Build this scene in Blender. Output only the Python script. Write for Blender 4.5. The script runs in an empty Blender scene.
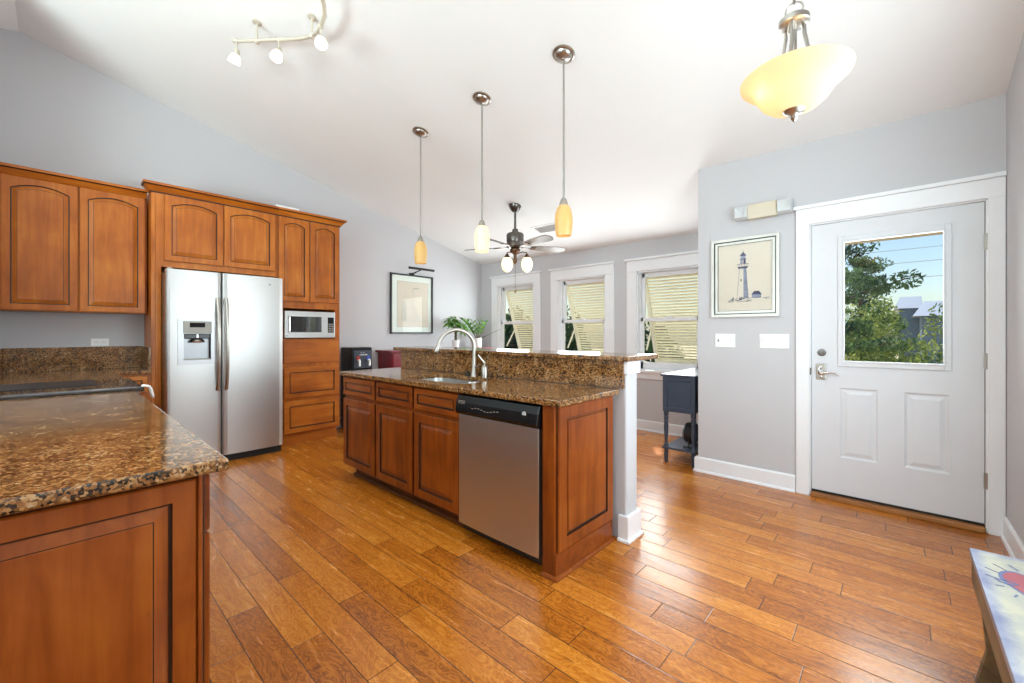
import bpy, bmesh, math, random
from mathutils import Vector, Matrix
C = bpy.context.scene
COL = C.collection
PI = math.pi
V3 = Vector

# ------------------------------------------------------------------ camera
cam_d = bpy.data.cameras.new('camera')
cam = bpy.data.objects.new('camera', cam_d)
COL.objects.link(cam)
cam.location = (0, 0, 1.25)
cam.rotation_euler = (PI / 2, 0, 0.74343)
cam_d.sensor_fit = 'HORIZONTAL'
cam_d.sensor_width = 36
cam_d.lens = 14.70
cam_d.shift_y = -0.0080
cam_d.clip_start = 0.02
cam_d.clip_end = 300
C.camera = cam

# ------------------------------------------------------------------ sky, sun, daylight, exposure
world = bpy.data.worlds.new('world')
C.world = world
world.use_nodes = True
wn = world.node_tree
wn.nodes.clear()
w_out = wn.nodes.new('ShaderNodeOutputWorld')
w_bg = wn.nodes.new('ShaderNodeBackground')
w_sky = wn.nodes.new('ShaderNodeTexSky')
w_sky.sky_type = 'NISHITA'
w_sky.sun_disc = False
w_sky.sun_elevation = math.radians(42)
w_sky.sun_rotation = math.radians(250)
w_sky.air_density = 1.0
w_sky.dust_density = 1.2
w_bg.inputs['Strength'].default_value = 0.20
wn.links.new(w_sky.outputs[0], w_bg.inputs[0])
wn.links.new(w_bg.outputs[0], w_out.inputs[0])

def light(name, kind, loc, energy, rot=(0, 0, 0), color=(1, 1, 1), **kw):
    d = bpy.data.lights.new(name, kind)
    d.energy = energy
    d.color = color
    for k, v in kw.items():
        setattr(d, k, v)
    o = bpy.data.objects.new(name, d)
    COL.objects.link(o)
    o.location = loc
    o.rotation_euler = rot
    return o

def aim(o, direction):
    o.rotation_euler = V3(direction).to_track_quat('-Z', 'Y').to_euler()

sun = light('sun', 'SUN', (-5, 5, 12), 6.3, color=(1.0, 0.97, 0.92), angle=0.02)
aim(sun, (0.34, -0.58, -0.74))
ADDED_BACK_WIN = ((-4.5, 1.4), (-1.5, 1.0))      # centre, width
# fill lamps at two unseen windows, added behind the camera for light
for wx, ww in ADDED_BACK_WIN:
    light('added_back_fill', 'AREA', (wx, -3.93, 1.6), 5 * ww, rot=(PI / 2, 0, 0), color=(0.86, 1.0, 1.04),
          shape='RECTANGLE', size=ww, size_y=2.2)
# added unseen fill lamp behind the camera, brightens the ceiling
light('added_ceiling_fill', 'AREA', (-2.0, -2.5, 1.5), 245, rot=(PI - 0.2, 0, 0), color=(0.80, 1.0, 1.01), shape='RECTANGLE', size=2.6, size_y=1.6)
# added fill at an unseen right-wall window, and daylight through the entry door glass
light('added_side_fill', 'AREA', (0.53, 2.0, 1.5), 52, rot=(PI / 2, 0, PI / 2), color=(0.86, 1.0, 1.06), shape='RECTANGLE', size=1.5, size_y=1.5)
light('door_glass_daylight', 'AREA', (-0.028, 4.62, 1.60), 20, rot=(-PI / 2 + 0.15, 0, 0), color=(0.92, 1.0, 1.02), shape='RECTANGLE', size=0.80, size_y=1.05)
# daylight coming in through the dining windows
for wx in (-4.65, -3.365, -2.10):
    light('dining_window_daylight', 'AREA', (wx, 5.066, 1.42), 21, rot=(-PI / 2, 0, 0), color=(0.92, 1.0, 1.02),
          shape='RECTANGLE', size=0.70, size_y=1.15)

C.view_settings.view_transform = 'Standard'
C.view_settings.look = 'None'
C.view_settings.gamma = 1
C.view_settings.use_curve_mapping = False
C.view_settings.exposure = 0.07
C.cycles.use_denoising = True
C.cycles.max_bounces = 10
C.cycles.diffuse_bounces = 6
C.cycles.glossy_bounces = 5
C.cycles.transparent_max_bounces = 16
C.cycles.sample_clamp_indirect = 6

# ------------------------------------------------------------------ materials
def srgb(r, g, b):
    def f(c):
        c = c / 255
        return c / 12.92 if c <= 0.04045 else ((c + 0.055) / 1.055) ** 2.4
    return (f(r), f(g), f(b), 1)

class NT:
    def __init__(self, name):
        self.m = bpy.data.materials.new(name)
        self.m.use_nodes = True
        self.t = self.m.node_tree
        self.b = self.t.nodes['Principled BSDF']
        self.out = self.t.nodes['Material Output']
    def n(self, kind, **kw):
        x = self.t.nodes.new('ShaderNode' + kind)
        for k, v in kw.items():
            if k in x.inputs:
                x.inputs[k].default_value = v
            else:
                setattr(x, k, v)
        return x
    def l(self, a, b):
        self.t.links.new(a, b)
    def math(self, op, a, b=None, c=None):
        x = self.t.nodes.new('ShaderNodeMath')
        x.operation = op
        for i, s in enumerate((a, b, c)):
            if s is None:
                continue
            if isinstance(s, (int, float)):
                x.inputs[i].default_value = s
            else:
                self.l(s, x.inputs[i])
        return x.outputs[0]
    def mix(self, fac, a, b, mode='MIX'):
        x = self.t.nodes.new('ShaderNodeMix')
        x.data_type = 'RGBA'
        x.blend_type = mode
        for s, i in ((fac, 0), (a, 6), (b, 7)):
            if isinstance(s, (int, float, tuple)):
                x.inputs[i].default_value = s
            else:
                self.l(s, x.inputs[i])
        return x.outputs[2]
    def ramp(self, fac, stops):
        x = self.t.nodes.new('ShaderNodeValToRGB')
        e = x.color_ramp.elements
        while len(e) < len(stops):
            e.new(0.5)
        for k, (p, c) in enumerate(stops):
            e[k].position = p
            e[k].color = c
        self.l(fac, x.inputs[0])
        return x.outputs[0]
    def coords(self, scale=(1, 1, 1), rnd=True):
        tc = self.n('TexCoord')
        mp = self.n('Mapping')
        mp.inputs['Scale'].default_value = scale
        if rnd:
            oi = self.n('ObjectInfo')
            va = self.t.nodes.new('ShaderNodeVectorMath')
            va.operation = 'ADD'
            sc = self.math('MULTIPLY', oi.outputs['Random'], 13.7)
            cb = self.n('CombineXYZ')
            for i in range(3):
                self.l(sc, cb.inputs[i])
            self.l(tc.outputs['Object'], va.inputs[0])
            self.l(cb.outputs[0], va.inputs[1])
            self.l(va.outputs[0], mp.inputs['Vector'])
        else:
            self.l(tc.outputs['Object'], mp.inputs['Vector'])
        return mp.outputs[0]
    def noise(self, vec, scale, detail=4, rough=0.5, dist=0.0):
        x = self.n('TexNoise')
        x.inputs['Scale'].default_value = scale
        x.inputs['Detail'].default_value = detail
        x.inputs['Roughness'].default_value = rough
        x.inputs['Distortion'].default_value = dist
        self.l(vec, x.inputs['Vector'])
        return x.outputs['Fac']
    def bump(self, h, strength, dist=0.01):
        x = self.n('Bump')
        x.inputs['Strength'].default_value = strength
        x.inputs['Distance'].default_value = dist
        self.l(h, x.inputs['Height'])
        self.l(x.outputs[0], self.b.inputs['Normal'])
    def set(self, **kw):
        for k, v in kw.items():
            self.b.inputs[k.replace('_', ' ')].default_value = v
        return self

def plain(name, col, rough=0.5, metal=0.0, spec=0.5, vary=0.06, bump=0.0, bscale=60, coat=0.0):
    t = NT(name)
    t.set(Roughness=rough, Metallic=metal)
    t.b.inputs['Specular IOR Level'].default_value = spec
    t.b.inputs['Coat Weight'].default_value = coat
    v = t.coords()
    n = t.noise(v, 7, 4)
    a = tuple(c * (1 - vary) for c in col[:3]) + (1,)
    b = tuple(min(1, c * (1 + vary)) for c in col[:3]) + (1,)
    t.l(t.ramp(n, [(0.35, a), (0.65, b)]), t.b.inputs['Base Color'])
    if bump:
        t.bump(t.noise(v, bscale, 5), bump, 0.004)
    return t.m

def wood(name, lo, mid, hi, axis='z', rough=0.36, coat=0.12):
    t = NT(name)
    s = {'z': (14, 14, 1.3), 'x': (1.3, 14, 14), 'y': (14, 1.3, 14)}[axis]
    v = t.coords(s)
    v2 = t.coords((1, 1, 1))
    g = t.noise(v, 1.6, 8, 0.6, 0.6)
    big = t.noise(v2, 3.5, 3, 0.5, 0.4)
    f = t.math('ADD', t.math('MULTIPLY', g, 0.55), t.math('MULTIPLY', big, 0.45))
    oi = t.n('ObjectInfo')
    f = t.math('ADD', f, t.math('MULTIPLY', t.math('SUBTRACT', oi.outputs['Random'], 0.5), 0.10))
    c = t.ramp(f, [(0.30, lo), (0.50, mid), (0.70, hi)])
    sp = t.noise(t.coords((5, 5, 2)), 9, 2, 0.5)
    c = t.mix(t.ramp(sp, [(0.70, (0, 0, 0, 1)), (0.80, (0.25, 0.25, 0.25, 1))]), c, tuple(x * 0.45 for x in lo[:3]) + (1,))
    t.l(c, t.b.inputs['Base Color'])
    t.set(Roughness=rough)
    t.b.inputs['Coat Weight'].default_value = coat
    t.b.inputs['Coat Roughness'].default_value = 0.18
    t.b.inputs['Specular IOR Level'].default_value = 0.35
    t.bump(g, 0.04, 0.003)
    return t.m

def granite(name):
    t = NT(name)
    v = t.coords((1, 1, 1), rnd=False)
    vo = t.n('TexVoronoi')
    vo.inputs['Scale'].default_value = 150
    vo.inputs['Randomness'].default_value = 1
    nz = t.noise(v, 30, 3, 0.6)
    va = t.t.nodes.new('ShaderNodeVectorMath')
    va.operation = 'ADD'
    cb = t.n('CombineXYZ')
    t.l(t.math('MULTIPLY', nz, 0.03), cb.inputs[0])
    t.l(t.math('MULTIPLY', nz, 0.02), cb.inputs[1])
    t.l(v, va.inputs[0])
    t.l(cb.outputs[0], va.inputs[1])
    t.l(va.outputs[0], vo.inputs['Vector'])
    sepc = t.n('SeparateColor')
    t.l(vo.outputs['Color'], sepc.inputs[0])
    patch = t.noise(v, 16, 4, 0.6)
    f = t.math('ADD', t.math('MULTIPLY', sepc.outputs[0], 0.55), t.math('MULTIPLY', patch, 0.62))
    f = t.math('SUBTRACT', f, 0.08)
    c = t.ramp(f, [(0.20, srgb(22, 19, 18)), (0.34, srgb(58, 42, 30)), (0.46, srgb(116, 76, 38)),
                   (0.60, srgb(148, 100, 54)), (0.76, srgb(170, 130, 84)), (0.90, srgb(194, 172, 140))])
    fine = t.noise(v, 260, 2, 0.6)
    c = t.mix(t.ramp(fine, [(0.62, (0, 0, 0, 1)), (0.72, (0.6, 0.6, 0.6, 1))]), c, srgb(26, 22, 20))
    t.l(c, t.b.inputs['Base Color'])
    t.set(Roughness=0.10)
    t.b.inputs['Specular IOR Level'].default_value = 0.6
    return t.m

def steel(name, col, rough=0.27, brush=(2, 2, 260)):
    t = NT(name)
    v = t.coords(brush)
    n = t.noise(v, 1.0, 3, 0.6)
    t.l(t.ramp(n, [(0.3, tuple(c * 0.97 for c in col[:3]) + (1,)), (0.7, col)]), t.b.inputs['Base Color'])
    t.set(Metallic=1.0)
    t.l(t.ramp(n, [(0.2, (rough * 0.85,) * 3 + (1,)), (0.8, (rough * 1.15,) * 3 + (1,))]), t.b.inputs['Roughness'])
    return t.m

def glass_pane(name, refl=0.06, tint=(0.97, 0.99, 0.98, 1)):
    t = NT(name)
    t.t.nodes.remove(t.b)
    tr = t.n('BsdfTransparent')
    tr.inputs[0].default_value = tint
    gl = t.n('BsdfGlossy')
    gl.inputs['Roughness'].default_value = 0.02
    fr = t.n('Fresnel')
    fr.inputs['IOR'].default_value = 1.35
    mx = t.n('MixShader')
    geo = t.n('NewGeometry')
    t.l(t.math('MULTIPLY', fr.outputs[0], t.math('SUBTRACT', 1, geo.outputs['Backfacing'])), mx.inputs[0])
    t.l(tr.outputs[0], mx.inputs[1])
    t.l(gl.outputs[0], mx.inputs[2])
    t.l(mx.outputs[0], t.out.inputs[0])
    return t.m

def glow(name, col, ecol, strength, vary=0.0, band=False):
    t = NT(name)
    t.set(Roughness=0.35)
    t.b.inputs['Base Color'].default_value = col
    if band:
        v = t.coords((3, 3, 9))
        n = t.noise(v, 3, 4, 0.6, 1.5)
        c = t.ramp(n, [(0.35, tuple(x * 0.72 for x in ecol[:3]) + (1,)), (0.65, ecol)])
        t.l(c, t.b.inputs['Emission Color'])
    else:
        t.b.inputs['Emission Color'].default_value = ecol
    t.b.inputs['Emission Strength'].default_value = strength
    return t.m

def floor_material():
    t = NT('hickory_floor')
    tc = t.n('TexCoord')
    sx = t.n('SeparateXYZ')
    t.l(tc.outputs['Object'], sx.inputs[0])
    X, Y = sx.outputs[0], sx.outputs[1]
    ry = t.math('DIVIDE', t.math('SUBTRACT', Y, 0.5 - 127 * 0.127), 0.127)
    row = t.math('FLOOR', ry)
    fy = t.math('SUBTRACT', ry, row)
    def white(*s):
        w = t.n('TexWhiteNoise')
        w.noise_dimensions = '3D'
        cb = t.n('CombineXYZ')
        for i, q in enumerate(s):
            if isinstance(q, (int, float)):
                cb.inputs[i].default_value = q
            else:
                t.l(q, cb.inputs[i])
        t.l(cb.outputs[0], w.inputs['Vector'])
        return w.outputs['Value']
    r1 = white(row, 3.1, 0)
    r2 = white(row, 7.7, 1)
    L = t.math('ADD', t.math('MULTIPLY', r2, 0.55), 0.50)
    rx = t.math('DIVIDE', t.math('ADD', t.math('ADD', X, 40), t.math('MULTIPLY', r1, 5)), L)
    pk = t.math('FLOOR', rx)
    fx = t.math('SUBTRACT', rx, pk)
    pr = white(row, pk, 2)
    pr2 = white(row, pk, 5)
    # seams: distance to the plank edge in metres
    dy = t.math('MULTIPLY', t.math('MINIMUM', fy, t.math('SUBTRACT', 1, fy)), 0.127)
    dx = t.math('MULTIPLY', t.math('MINIMUM', fx, t.math('SUBTRACT', 1, fx)), L)
    d = t.math('MINIMUM', dy, dx)
    seam = t.math('SMOOTH_MIN', t.math('DIVIDE', d, 0.0035), 1.0, 0.2)
    # grain, shifted per plank
    cb = t.n('CombineXYZ')
    t.l(t.math('ADD', t.math('MULTIPLY', X, 1.6), t.math('MULTIPLY', pr, 30)), cb.inputs[0])
    t.l(t.math('ADD', t.math('MULTIPLY', Y, 16), t.math('MULTIPLY', pr2, 50)), cb.inputs[1])
    t.l(t.math('MULTIPLY', pr, 9), cb.inputs[2])
    g = t.noise(cb.outputs[0], 1.5, 7, 0.6, 1.2)
    cb2 = t.n('CombineXYZ')
    t.l(t.math('ADD', t.math('MULTIPLY', X, 5), t.math('MULTIPLY', pr2, 30)), cb2.inputs[0])
    t.l(t.math('ADD', t.math('MULTIPLY', Y, 14), t.math('MULTIPLY', pr, 50)), cb2.inputs[1])
    g2 = t.noise(cb2.outputs[0], 1.0, 3, 0.5, 2.2)
    wv = t.math('SINE', t.math('MULTIPLY', g2, 46))
    f = t.math('ADD', t.math('ADD', t.math('MULTIPLY', g, 0.50), t.math('MULTIPLY', pr, 0.22)),
               t.math('MULTIPLY', t.math('ADD', t.math('MULTIPLY', wv, 0.5), 0.5), 0.17))
    c = t.ramp(f, [(0.20, srgb(112, 56, 8)), (0.36, srgb(164, 90, 16)), (0.56, srgb(196, 119, 34)),
                   (0.80, srgb(222, 158, 72))])
    knot = t.noise(cb.outputs[0], 3.2, 2, 0.5, 0.5)
    c = t.mix(t.ramp(knot, [(0.70, (0, 0, 0, 1)), (0.78, (0.6, 0.6, 0.6, 1))]), c, srgb(74, 40, 20))
    c = t.mix(t.ramp(seam, [(0.25, (1, 1, 1, 1)), (0.75, (0, 0, 0, 1))]), c, srgb(58, 32, 14))
    t.l(c, t.b.inputs['Base Color'])
    # hand scraped ripples along each plank
    cb3 = t.n('CombineXYZ')
    t.l(t.math('ADD', t.math('MULTIPLY', X, 0.8), t.math('MULTIPLY', pr, 20)), cb3.inputs[0])
    t.l(t.math('ADD', t.math('MULTIPLY', Y, 22), t.math('MULTIPLY', pr2, 40)), cb3.inputs[1])
    scr = t.noise(cb3.outputs[0], 2.0, 2, 0.5, 0.0)
    h = t.math('ADD', t.math('MULTIPLY', seam, 0.8), t.math('ADD', t.math('MULTIPLY', scr, 0.9), t.math('MULTIPLY', g, 0.25)))
    t.bump(h, 0.20, 0.004)
    t.set(Roughness=0.24)
    rr = t.ramp(g, [(0.3, (0.19, 0.19, 0.19, 1)), (0.7, (0.29, 0.29, 0.29, 1))])
    t.l(rr, t.b.inputs['Roughness'])
    t.b.inputs['Specular IOR Level'].default_value = 0.65
    t.b.inputs['Coat Weight'].default_value = 0.15
    t.b.inputs['Coat Roughness'].default_value = 0.38
    return t.m

def wall_paint(name, col, bump=0.08):
    t = NT(name)
    v = t.coords((1, 1, 1), rnd=False)
    n = t.noise(v, 2.5, 5, 0.6)
    t.l(t.ramp(n, [(0.3, tuple(c * 0.985 for c in col[:3]) + (1,)), (0.7, col)]), t.b.inputs['Base Color'])
    t.set(Roughness=0.62)
    t.b.inputs['Specular IOR Level'].default_value = 0.25
    t.bump(t.noise(v, 55, 4, 0.55, 0.6), bump, 0.004)
    return t.m

def leaf_mat(name, a, b, scale=1.2):
    t = NT(name)
    tl = t.n('BsdfTranslucent')
    v = t.coords((1, 1, 1))
    n = t.noise(v, scale, 5, 0.65)
    c = t.ramp(n, [(0.38, a), (0.62, b)])
    t.l(c, t.b.inputs['Base Color'])
    t.l(c, tl.inputs[0])
    mx = t.n('MixShader')
    mx.inputs[0].default_value = 0.4
    t.l(t.b.outputs[0], mx.inputs[1])
    t.l(tl.outputs[0], mx.inputs[2])
    t.l(mx.outputs[0], t.out.inputs[0])
    t.set(Roughness=0.6)
    t.b.inputs['Specular IOR Level'].default_value = 0.2
    return t.m

M = {}
M['floor'] = floor_material()
M['wall'] = wall_paint('pale_grey_wall_paint', srgb(199, 198, 201))
M['ceiling'] = wall_paint('white_ceiling_paint', srgb(240, 240, 240), 0.25)
M['white'] = plain('white_trim_paint', srgb(236, 237, 240), 0.35, vary=0.01)
M['door_white'] = plain('white_door_paint', srgb(216, 217, 221), 0.38, vary=0.01)
M['maple'] = wood('honey_maple', srgb(142, 70, 14), srgb(176, 96, 24), srgb(198, 120, 42))
M['maple_x'] = wood('honey_maple_cross_grain', srgb(142, 70, 14), srgb(176, 96, 24), srgb(198, 120, 42), axis='y')
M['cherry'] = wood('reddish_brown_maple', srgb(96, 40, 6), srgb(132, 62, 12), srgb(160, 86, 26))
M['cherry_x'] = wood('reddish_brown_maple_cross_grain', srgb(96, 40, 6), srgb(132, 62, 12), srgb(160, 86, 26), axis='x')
M['glaze_shade'] = plain('dark_brown_glaze_shade', srgb(48, 24, 12), 0.45)
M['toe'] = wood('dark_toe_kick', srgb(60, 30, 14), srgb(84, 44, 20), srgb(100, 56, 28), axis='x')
M['granite'] = granite('brown_speckled_granite')
M['steel'] = steel('brushed_steel', (0.57, 0.565, 0.555, 1), 0.38)
M['steel_mid'] = steel('satin_steel_trim', (0.46, 0.46, 0.47, 1), 0.38)
M['steel_dark'] = steel('grey_metal', (0.30, 0.30, 0.31, 1), 0.35)
M['nickel'] = plain('satin_nickel', (0.46, 0.43, 0.39, 1), 0.30, 1.0, vary=0.03)
M['cream_metal'] = plain('cream_painted_metal', srgb(208, 200, 184), 0.35, 0.3)
M['rod'] = plain('brushed_nickel_rod', (0.36, 0.34, 0.31, 1), 0.4, 0.8, vary=0.03)
M['chrome'] = plain('bright_chrome', (0.72, 0.71, 0.70, 1), 0.10, 1.0, vary=0.02)
M['bronze'] = plain('aged_bronze', srgb(110, 82, 64), 0.32, 0.9)
M['gunmetal'] = plain('dark_pewter_metal', srgb(112, 108, 104), 0.28, 1.0)
M['black'] = plain('gloss_black_plastic', srgb(14, 14, 16), 0.22, spec=0.35)
M['black_matte'] = plain('matt_black', srgb(20, 20, 22), 0.55)
M['black_glass'] = plain('black_glass', srgb(10, 10, 12), 0.03, coat=1.0, spec=0.8)
M['grey_plastic'] = plain('grey_plastic', srgb(150, 146, 138), 0.35)
M['white_plastic'] = plain('white_plastic', srgb(240, 240, 240), 0.3, vary=0.01)
M['cream_plastic'] = plain('cream_plastic', srgb(208, 197, 176), 0.4, vary=0.02)
M['clear_lens'] = plain('frosted_clear_lens', srgb(206, 211, 212), 0.08, spec=0.9, vary=0.05, bump=0.5, bscale=40)
M['glass'] = glass_pane('clear_window_glass')
M['picture_glass'] = glass_pane('picture_glass')
M['paper'] = plain('cream_paper', srgb(224, 207, 194), 0.7, vary=0.015)
M['mat_white'] = plain('white_mat_board', srgb(238, 238, 234), 0.7, vary=0.01)
M['ink'] = plain('blue_black_ink', srgb(76, 74, 104), 0.8, vary=0.25)
M['ink_light'] = plain('grey_blue_ink', srgb(150, 150, 172), 0.8, vary=0.2)
M['pencil'] = plain('grey_pencil', srgb(168, 168, 162), 0.8, vary=0.15)
M['silver_frame'] = plain('pale_silver_frame', srgb(200, 197, 190), 0.3, 0.25)
M['frame_dark'] = plain('dark_frame', srgb(22, 30, 28), 0.35)
M['shutter'] = plain('cream_shutter_paint', srgb(240, 232, 206), 0.5, vary=0.02)
M['navy'] = plain('dark_blue_paint', srgb(52, 62, 78), 0.32, vary=0.12)
M['red_lacquer'] = plain('dark_red_lacquer', srgb(124, 24, 38), 0.3, vary=0.12)
M['pot'] = plain('white_ceramic', srgb(238, 238, 238), 0.25, vary=0.02)
M['soil'] = plain('potting_soil', srgb(50, 38, 28), 0.9, vary=0.3)
M['plant_leaf'] = leaf_mat('house_plant_leaf', srgb(70, 128, 54), srgb(150, 196, 104), 12)
M['plant_dark'] = leaf_mat('glossy_dark_leaf', srgb(62, 118, 50), srgb(124, 178, 88), 12)
M['stem'] = plain('plant_stem', srgb(92, 84, 60), 0.7, vary=0.2)
M['bark'] = plain('tree_bark', srgb(84, 68, 56), 0.9, vary=0.3, bump=0.4)
M['pine_leaf'] = leaf_mat('pine_needles', srgb(34, 66, 48), srgb(112, 140, 82), 2.0)
M['bush_leaf'] = leaf_mat('bush_leaf', srgb(60, 96, 54), srgb(172, 180, 92), 1.8)
M['hedge_leaf'] = leaf_mat('hedge_leaf', srgb(30, 54, 40), srgb(76, 104, 62), 1.8)
M['ground'] = plain('sandy_ground', srgb(186, 172, 138), 0.9, vary=0.2)
M['soffit'] = plain('tan_soffit_paint', srgb(226, 206, 170), 0.6, vary=0.03)
M['roof_metal'] = plain('grey_blue_metal_roof', srgb(150, 158, 174), 0.5, vary=0.03)
M['siding'] = plain('slate_blue_siding', srgb(92, 108, 124), 0.7, vary=0.06)
M['wire'] = plain('power_wire', srgb(150, 160, 170), 0.6)
M['threshold'] = wood('oak_threshold', srgb(120, 74, 34), srgb(160, 104, 54), srgb(184, 128, 72), axis='x')
M['weather'] = plain('rubber_weather_strip', srgb(24, 22, 22), 0.7)
M['amber'] = glow('amber_lamp_glass', srgb(206, 168, 104), (0.88, 0.52, 0.17, 1), 0.26, band=True)
M['amber_pale'] = glow('pale_amber_lamp_glass', srgb(240, 220, 170), (1.0, 0.74, 0.38, 1), 0.85, band=True)
M['bulb_glow'] = glow('lit_lamp_glass', srgb(250, 244, 226), (1.0, 0.88, 0.66, 1), 1.6)
M['egg_glow'] = glow('lit_cream_lamp_glass', srgb(250, 240, 214), (1.0, 0.80, 0.50, 1), 0.95)
M['towel'] = plain('white_cotton', srgb(240, 240, 238), 0.9, vary=0.03, bump=0.3)
M['blade'] = wood('grey_brown_fan_blade', srgb(92, 84, 78), srgb(128, 118, 110), srgb(160, 150, 142), axis='x', rough=0.4)
M['lcd'] = plain('black_display', srgb(8, 10, 12), 0.5, spec=0.15)
M['blue_mark'] = plain('blue_plastic', srgb(50, 80, 170), 0.4)
M['red_mark'] = plain('red_plastic', srgb(170, 50, 50), 0.4)
M['barn_wood'] = wood('weathered_brown_wood', srgb(84, 64, 44), srgb(122, 96, 66), srgb(150, 122, 88), axis='y', rough=0.7, coat=0)
M['red_paint'] = plain('pinkish_red_paint', srgb(138, 58, 68), 0.5, vary=0.15)
M['blue_paint'] = plain('smoky_blue_paint', srgb(78, 86, 122), 0.5, vary=0.2)
M['vent_metal'] = plain('vent_grey_enamel', srgb(196, 197, 200), 0.5, vary=0.02)

def bench_paint():
    t = NT('brushed_cream_and_blue_paint')
    v = t.coords((1, 1, 1), rnd=False)
    n = t.noise(v, 9, 5, 0.65, 0.8)
    tc = t.n('TexCoord')
    sx = t.n('SeparateXYZ')
    t.l(tc.outputs['Object'], sx.inputs[0])
    ex = t.math('SUBTRACT', 0.145, t.math('ABSOLUTE', sx.outputs[0]))
    ey = t.math('SUBTRACT', 0.46, t.math('ABSOLUTE', sx.outputs[1]))
    e = t.math('ADD', t.math('DIVIDE', t.math('MINIMUM', ex, ey), 0.07), t.math('MULTIPLY', n, 0.5))
    c = t.ramp(n, [(0.35, srgb(138, 138, 134)), (0.62, srgb(164, 158, 138))])
    b = t.ramp(n, [(0.35, srgb(94, 99, 126)), (0.66, srgb(138, 140, 156))])
    t.l(t.mix(t.ramp(e, [(0.50, (1, 1, 1, 1)), (0.95, (0, 0, 0, 1))]), c, b), t.b.inputs['Base Color'])
    t.set(Roughness=0.35)
    t.bump(n, 0.2, 0.004)
    return t.m
M['bench_top'] = bench_paint()

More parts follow.
